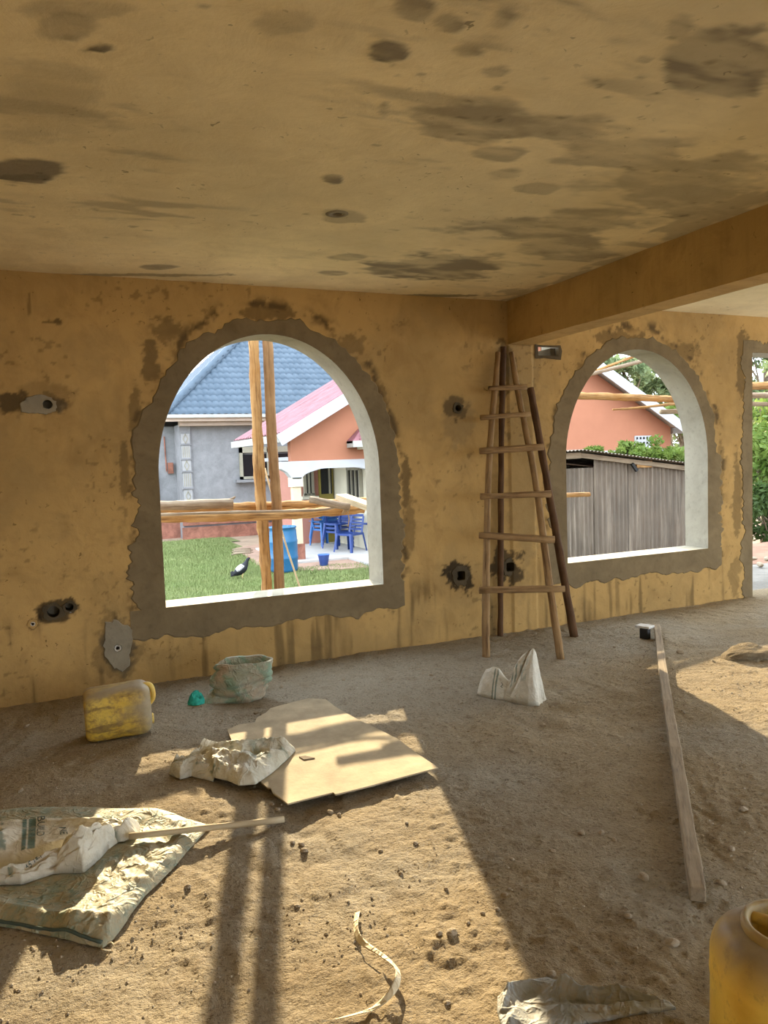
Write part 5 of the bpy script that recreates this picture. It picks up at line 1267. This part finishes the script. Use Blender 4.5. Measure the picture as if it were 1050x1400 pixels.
F += [tuple(range(nn-1, -1, -1)), tuple(range(47*nn, 48*nn))]
b = MB(); b.add(V, F); b.build('body', 'hen_feather', hen, True, {'stain': st})
for s in (-1, 1):
    b = MB(); b.tube([(.02, s*.035, .13), (.005, s*.038, .06), (.015, s*.04, .005)], [.014, .008, .007], 8)
    for a in (-.5, 0, .5): b.tube([(.015, s*.04, .008), (.015+.045*math.cos(a), s*.04+.045*math.sin(a), .004)], [.006, .003], 6)
    b.build('leg', 'hen_leg', hen, True)
for k, a in enumerate((-.35, -.15, .05, .25)): MB().tube([(-.12, a*.06, .12), (-.18, a*.10, .10+.02*k), (-.22, a*.16, .085+.02*k)], [.018, .022, .006], 8, True, 0, 0, .4).build('tail_feather', 'hen_black', hen, True)
b = MB(); b.prism([(.125, -.004, .415), (.165, -.004, .418), (.16, -.004, .436), (.15, -.004, .425), (.142, -.004, .440), (.134, -.004, .427), (.126, -.004, .436)], (0, .008, 0)); b.build('comb', 'hen_red', hen)
MB().tube([(.165, 0, .404), (.20, 0, .395)], [.009, .001], 8).build('beak', 'hen_leg', hen, True)

# ------------------------------------------------------------------ scaffold by the arched windows
YS = 6.5
def sp_(px, py, dy=0): return at(px, py, YS+dy)
def base_to(P, z=GND):
    q = P[0].copy(); q.z = z-.05; return [q]+P
o = pole('scaffold_post', base_to([sp_(365, 803), sp_(357, 690), sp_(352, 600), sp_(347, 470), sp_(345, 420)]), .050, .046, 'wood_orange', seed=71, rough=.12, sides=9); tag(o, 'rough split scaffold post with frayed bark, behind the arched window', 'post')
o = pole('scaffold_post', base_to([sp_(382, 803), sp_(378, 690), sp_(372, 600), sp_(366, 470), sp_(364, 420)]), .048, .046, 'wood_orange', seed=72, rough=.03, wob=.05); o.data.materials[0] = M['wood_post']; tag(o, 'smoother round scaffold post, right beside the frayed one', 'post')
for i, (x_, lb) in enumerate(((4.0, 'plain scaffold post outside between the two arched windows'), (7.4, 'plain scaffold post outside between second window and doorway'))):
    o = pole('scaffold_post', [Vector((x_, 6.70, GND-.05)), Vector((x_, 6.72, 1.2)), Vector((x_+.02, 6.72, 3.1))], .05, .045, 'wood_orange', seed=95+i); tag(o, lb, 'post')
o = pole('scaffold_post', [Vector((9.2, 6.72, -.05)), Vector((9.2, 6.72, 2.8))], .05, .045, 'wood_orange', seed=98); tag(o, 'plain scaffold post on the terrace beyond the doorway', 'post')
def hpole(nm, P, r0, r1, mat, seed, label, grp=None, cat='pole', **kw):
    o = pole(nm, P, r0, r1, mat, seed=seed, **kw); return tag(o, label, cat, grp)
hpole('scaffold_rail', [sp_(170, 710, -.09), sp_(260, 707, -.09), sp_(360, 705, -.10), sp_(430, 701, -.09), sp_(497, 695, -.08)], .043, .045, 'wood_orange', 73, 'thick split log tied across both scaffold posts, lower of two', rough=.14, sides=9)
hpole('scaffold_rail', [sp_(170, 699, .12), sp_(300, 694, .12), sp_(420, 690, .12), sp_(520, 684, .12)], .042, .036, 'wood_orange', 74, 'split log running behind the scaffold posts at rail height', rough=.14, sides=9)
hpole('scaffold_rail', [sp_(215, 704, -.17), sp_(300, 701, -.17), sp_(380, 699, -.17), sp_(440, 697, -.17), sp_(470, 690, -.17)], .013, .010, 'wood_bark', 75, 'thin bent stick lying along the lower scaffold log')
hpole('bark_log', [sp_(205, 692, .02), sp_(260, 690, .0), sp_(318, 689, -.02)], .040, .044, 'wood_bark', 76, 'short grey barked log with a broken end resting on the scaffold rail', rough=.16, sides=10)
o2 = pole('splintered_stub', [sp_(300, 690, .0), sp_(315, 683, -.02), sp_(322, 679, -.03)], .02, .006, 'wood_bark', seed=77); lg = bpy.data.objects['bark_log']; o2.location = o2.location-lg.location; o2.parent = lg
hpole('scaffold_rail', [sp_(424, 683, -.2), sp_(450, 688, -.3), sp_(478, 694, -.4)], .030, .034, 'wood_bark', 78, 'grey stick lying slantwise on the scaffold rail by the plank')
pk = empty('scaffold_plank', tuple(sp_(482, 686))); tag(pk, 'short sunlit sawn plank tilted on the scaffold rail by the window jamb', 'plank')
MB().bar(sp_(466, 679, -.1), sp_(512, 695, -.55), .12, .05).build('plank', 'wood_pale', pk, False, None, tuple(pk.location))
rp = empty('rope_lashing', tuple(sp_(471, 692))); tag(rp, 'rope lashing tied round the scaffold rail', 'rope'); q = sp_(471, 694, -.09); b = MB()
for k in range(4): b.tube([(q.x+.010*k-.02+.02*math.sin(t), q.y+.056*math.cos(t), q.z+.056*math.sin(t)) for t in np.linspace(0, 6.28, 18)], .006, 6)
b.tube([(q.x, q.y-.06, q.z), (q.x+.01, q.y-.08, q.z-.10), (q.x, q.y-.07, q.z-.17)], .005, 6); b.build('wraps', 'rope', rp, True, None, tuple(rp.location))
hpole('thin_stick', [at(462, 962, YS+.178), at(410, 803, YS+.178), at(388, 735, YS+.178), at(362, 640, YS+.178)], .009, .008, 'wood_pale', 79, 'thin cane leaning against the scaffold posts', sides=6)
# along the second window
hpole('scaffold_rail', [at(760, 540, 6.612), at(850, 543, 6.612), at(928, 546, 6.612), at(992, 548, 6.612)], .040, .038, 'wood_orange', 81, 'stout peeled pole crossing high behind the second arched window', rough=.08)
hpole('scaffold_rail', [at(838, 560, 6.553), at(880, 557, 6.553), at(925, 552, 6.553), at(992, 548, 6.553)], .010, .022, 'wood_orange', 82, 'knobbly tapering branch below the stout pole at the second window', rough=.15)
hpole('scaffold_rail', [at(903, 563, 6.625), at(992, 560, 6.625)], .028, .028, 'wood_grey', 83, 'grey pole end showing at the second window jamb')
hpole('scaffold_rail', [at(806, 512, 6.635), at(845, 502, 6.635), at(995, 464, 6.635)], .022, .020, 'wood_bark', 84, 'slanting reddish pole near the top of the second arched window')
hpole('scaffold_rail', [at(815, 507, 6.762), at(870, 486, 6.762), at(995, 439, 6.762)], .016, .015, 'wood_orange', 85, 'thin slanting cane near the top of the second arched window')
hpole('scaffold_rail', [at(600, 682, 6.635), at(735, 678, 6.635), at(806, 676, 6.635)], .024, .024, 'wood_orange', 86, 'short pole end poking in front of the corrugated shed')
hpole('scaffold_rail', [at(976, 528, 6.605), at(1180, 526, 6.605)], .050, .050, 'wood_orange', 87, 'thick pale pole crossing above the doorway outside')
hpole('scaffold_rail', [at(976, 540, 6.78), at(1180, 542, 6.78)], .034, .034, 'wood_bark', 88, 'grey barked pole just under the thick pole outside the doorway')
hpole('scaffold_rail', [at(976, 552, 6.772), at(1180, 554, 6.772)], .026, .026, 'wood_bark', 89, 'thin lower pole outside the doorway')

# ------------------------------------------------------------------ corrugated shed
YH = 10.5
sh = empty('iron_shed', (at(850, 700, YH).x, YH, GND)); tag(sh, 'shed of streaky rusted corrugated iron sheets with a sloping roof', 'shed'); O = tuple(sh.location)
xs0, xs1 = at(700, 650, YH).x, at(948, 650, YH).x
xk = at(814, 650, YH).x
ztop = lambda x: min(1.46, 1.40-(x-8.69)*.103)
def iron_sheet(x0, x1, y, zt_f, nm='wall_sheet', pitch=.095, dz=0):
    n = int((x1-x0)/pitch*8)+1; V = []; F = []
    for i in range(n):
        x = x0+(x1-x0)*i/(n-1); yy = y+.016*math.cos(2*math.pi*x/pitch)
        V += [(x, yy, GND-.03), (x, yy, (GND+zt_f(x))/2), (x, yy, zt_f(x)+dz)]
    for i in range(n-1):
        for j in range(2): F.append((i*3+j, i*3+3+j, i*3+4+j, i*3+j+1))
    b = MB(); b.add(V, F); return b.build(nm, 'rusty_iron', sh, True, None, O)
e = list(np.arange(xk, xs1, .74))+[xs1]
for k in range(len(e)-1): iron_sheet(e[k]-.02, e[k+1], YH-.012*(k % 2), ztop)
zlow = lambda x: 1.235; iron_sheet(xs0, xk-.66, YH+.03, zlow); iron_sheet(xk-.70, xk+.02, YH+.02, zlow)
iron_sheet(xs0, xs1, YH+2.6, ztop)
for x in (xs0, xs1):
    b = MB(); b.box((x, YH+1.35, (GND+ztop(x))/2-.02), (.03, 2.4, ztop(x)-GND-.05)); b.build('end_wall', 'rusty_iron', sh, False, None, O)
# roof sheets run front to back
def rtop(x): return 1.545-(x-8.22)*.128 if x > 8.22 else 1.545-(8.22-x)*.03
x = xs0-.1
k = 0
while x < xs1+.15:
    x1_ = min(x+.62, xs1+.2); n = int((x1_-x)/.076*6)+2; V = []; F = []
    for i in range(n):
        xx = x+(x1_-x)*i/(n-1); wv = .011*math.cos(2*math.pi*xx/.076)
        V += [(xx, YH-.30, rtop(xx)+wv), (xx, YH+2.9, rtop(xx)-.02+wv)]
    for i in range(n-1): F.append((2*i, 2*i+2, 2*i+3, 2*i+1))
    b = MB(); b.add(V, F); b.build('roof_sheet', 'rusty_iron', sh, True, None, O); x = x1_-.02; k += 1
MB().bar((xs0, YH-.06, rtop(xs0)-.08), (8.3, YH-.06, rtop(8.3)-.08), .06, .10).build('roof_batten', 'wood_grey', sh, False, None, O); MB().bar((8.3, YH-.06, rtop(8.3)-.08), (xs1, YH-.06, rtop(xs1)-.08), .06, .08).build('roof_batten', 'wood_grey', sh, False, None, O)
q = at(867, 640, YH-.1); MB().bar((q.x-.05, YH-.1, q.z+.08), (q.x+.06, YH-.1, q.z-.05), .05, .05).build('bracket', 'black_rubber', sh, False, None, O)
q = at(880, 637, YH-.1); MB().box((q.x+.05, YH-.05, q.z+.03), (.35, .04, .12)).build('wooden_patch', 'wood_orange', sh, False, None, O)

# ------------------------------------------------------------------ trees and shrubs
def leaves(c, rad, n, size, seed, clumps=26, low=-1.0):
    g = np.random.default_rng(seed); d = g.normal(size=(clumps, 3)); d /= np.linalg.norm(d, axis=1)[:, None]; d *= (g.random((clumps, 1))**.4)*.85
    d[:, 2] = np.maximum(d[:, 2], low); cl = d*np.array(rad); k = g.integers(0, clumps, n); cr = .34*(.6+.8*g.random(clumps))
    q = g.normal(size=(n, 3)); q /= np.linalg.norm(q, axis=1)[:, None]; q *= g.random((n, 1))**.45
    p = cl[k]+q*cr[k][:, None]*np.array(rad)*.8+np.array(c)
    a = g.normal(size=(n, 3)); a /= np.linalg.norm(a, axis=1)[:, None]; b_ = g.normal(size=(n, 3)); b_ -= a*(a*b_).sum(1)[:, None]; b_ /= np.linalg.norm(b_, axis=1)[:, None]
    s = size*(.6+.8*g.random((n, 1))); V = np.stack([p-a*s, p+b_*s*.38, p+a*s, p-b_*s*.38], 1)
    return V.reshape(-1, 3), np.arange(n*4).reshape(-1, 4), cl+np.array(c)
def tree(name, base, top, rad, n, size, mat, seed, label, cat='tree', group=None, trunk_r=.12, clumps=26):
    t = empty(name, tuple(base)); tag(t, label, cat, group); V, F, cl = leaves(top, rad, n, size, seed, clumps)
    b = MB(); b.add(V.tolist(), F.tolist()); o = b.build('foliage', mat, t, False, None, tuple(base)); o['kind'] = 'stuff'
    b = MB(); top = Vector(top); base = Vector(base); mid = base.lerp(top, .6)+Vector((.1, .05, 0)); b.tube(smooth_path([base-Vector((0, 0, .1)), mid, top], 12), [trunk_r*(1-.06*i) for i in range(12)], 8, True, .08, seed)
    b.build('trunk', 'tree_bark', t, True, None, tuple(base))
    b = MB(); rn = random.Random(seed)
    for q in cl[::2]:
        s = base.lerp(top, .45+.4*rn.random()); b.tube(smooth_path([s, s.lerp(Vector(q), .5)+Vector((0, 0, .1)), Vector(q)], 6), [trunk_r*.35, trunk_r*.3, trunk_r*.25, trunk_r*.2, trunk_r*.14, trunk_r*.08], 5)
    b.build('branches', 'tree_bark', t, True, None, tuple(base)); return t
def T(px, py, Y, rad, n, size, mat, seed, label, group=None, **kw):
    c = at(px, py, Y); zg = kw.pop('zg', GND); return tree(kw.pop('name', 'leafy_tree'), (c.x, c.y, zg), tuple(c), rad, n, size, mat, seed, label, kw.pop('cat', 'tree'), group, **kw)
T(852, 500, 23, (1.5, 1.5, 1.0), 2600, .13, 'leaf_far', 1, 'pale leafy tree top showing above the white barge board')
T(915, 530, 24, (1.9, 1.8, 1.7), 3600, .13, 'leaf_far', 2, 'loose leafy tree behind the coral house, sky showing through')
T(935, 572, 20, (1.2, 1.2, .9), 1800, .10, 'leaf_bright', 3, 'bright green tree low behind the barge board end')
for i, (px, py, r) in enumerate([(858, 622, .42), (880, 617, .50), (905, 622, .45), (930, 630, .42), (810, 620, .22), (845, 625, .25)]):
    T(px, py, 13.2+.1*i, (r*1.3, r, r*.7), 900, .075, 'leaf_bright', 10+i, ['green shrub behind the iron shed, left of the white vent block', 'tallest green shrub behind the iron shed, right under the white vent block', 'green shrub behind the shed below the barge board end', 'green shrub behind the shed against the window jamb', 'tiny tuft of leaves above the shed roof beside the coral wall', 'small tuft of leaves between the tiny tuft and the taller shrubs'][i], 'shrubs behind the iron shed', name='shrub', cat='shrub', trunk_r=.03, clumps=14)
# trees outside the doorway
T(1046, 500, 12.5, (1.3, 1.3, 1.0), 3000, .09, 'leaf_far', 30, 'high pale crown outside the doorway, above the poles', trunk_r=.10)
T(1050, 600, 10.5, (1.5, 1.2, 1.3), 4200, .085, 'leaf_bright', 31, 'bright sunlit leafy tree filling the doorway')
T(1052, 700, 9.6, (.9, .9, .75), 2200, .07, 'leaf_dark', 32, 'dark low bush with bare stems outside the doorway', cat='bush', name='bush', trunk_r=.06)
T(1075, 650, 14, (2.5, 2, 2.4), 5000, .12, 'leaf_dark', 33, 'dark dense tree behind the bright one outside the doorway')
for i, (x, y, s) in enumerate([(-14, 40, 4), (-6, 46, 4.5), (2, 48, 4.5), (24, 46, 4.6), (34, 44, 5), (44, 40, 5), (54, 34, 5)]):
    tree('far_tree', (x, y, GND), (x, y, 3.2+.2*(i % 3)), (s, s*.8, 2.8), 2600, .32, 'leaf_far', 50+i, 'hazy rounded tree in the far background', 'tree', 'far background trees', .2)
# terrace outside the door, with rubble at its edge
tc = at(1045, 790, 8); b = MB(); b.box((10.2, 6.27, -.40), (8.4, 1.24, .78)); o = b.build('terrace', 'gravel_terrace', None, False, None, (10.2, 6.27, GND)); tag(o, 'pale gravel terrace outside the doorway', 'terrace', kind='structure')
b = MB(); b.box((10.6, 7.74, -.425), (8.4, 1.68, .77)); o = b.build('earth_bank', 'red_soil', None, False, None, (10.6, 7.74, GND)); tag(o, 'reddish earth bank beyond the terrace', 'bank', kind='structure')
for i in range(12):
    p = fl(1018+21*(i % 6)+9*(i // 6), 775-8*(i // 6), 0.0); me = RK[i % 4]; o = link('rubble_stone', me); s = .04+.022*random.random(); o.location = (p.x, p.y, .03); o.scale = (s*1.4, s, s); o.rotation_euler = (0, 0, i)
    tag(o, 'rubble stone at the edge of the terrace outside the doorway', 'stone', 'rubble stones beyond the doorway')
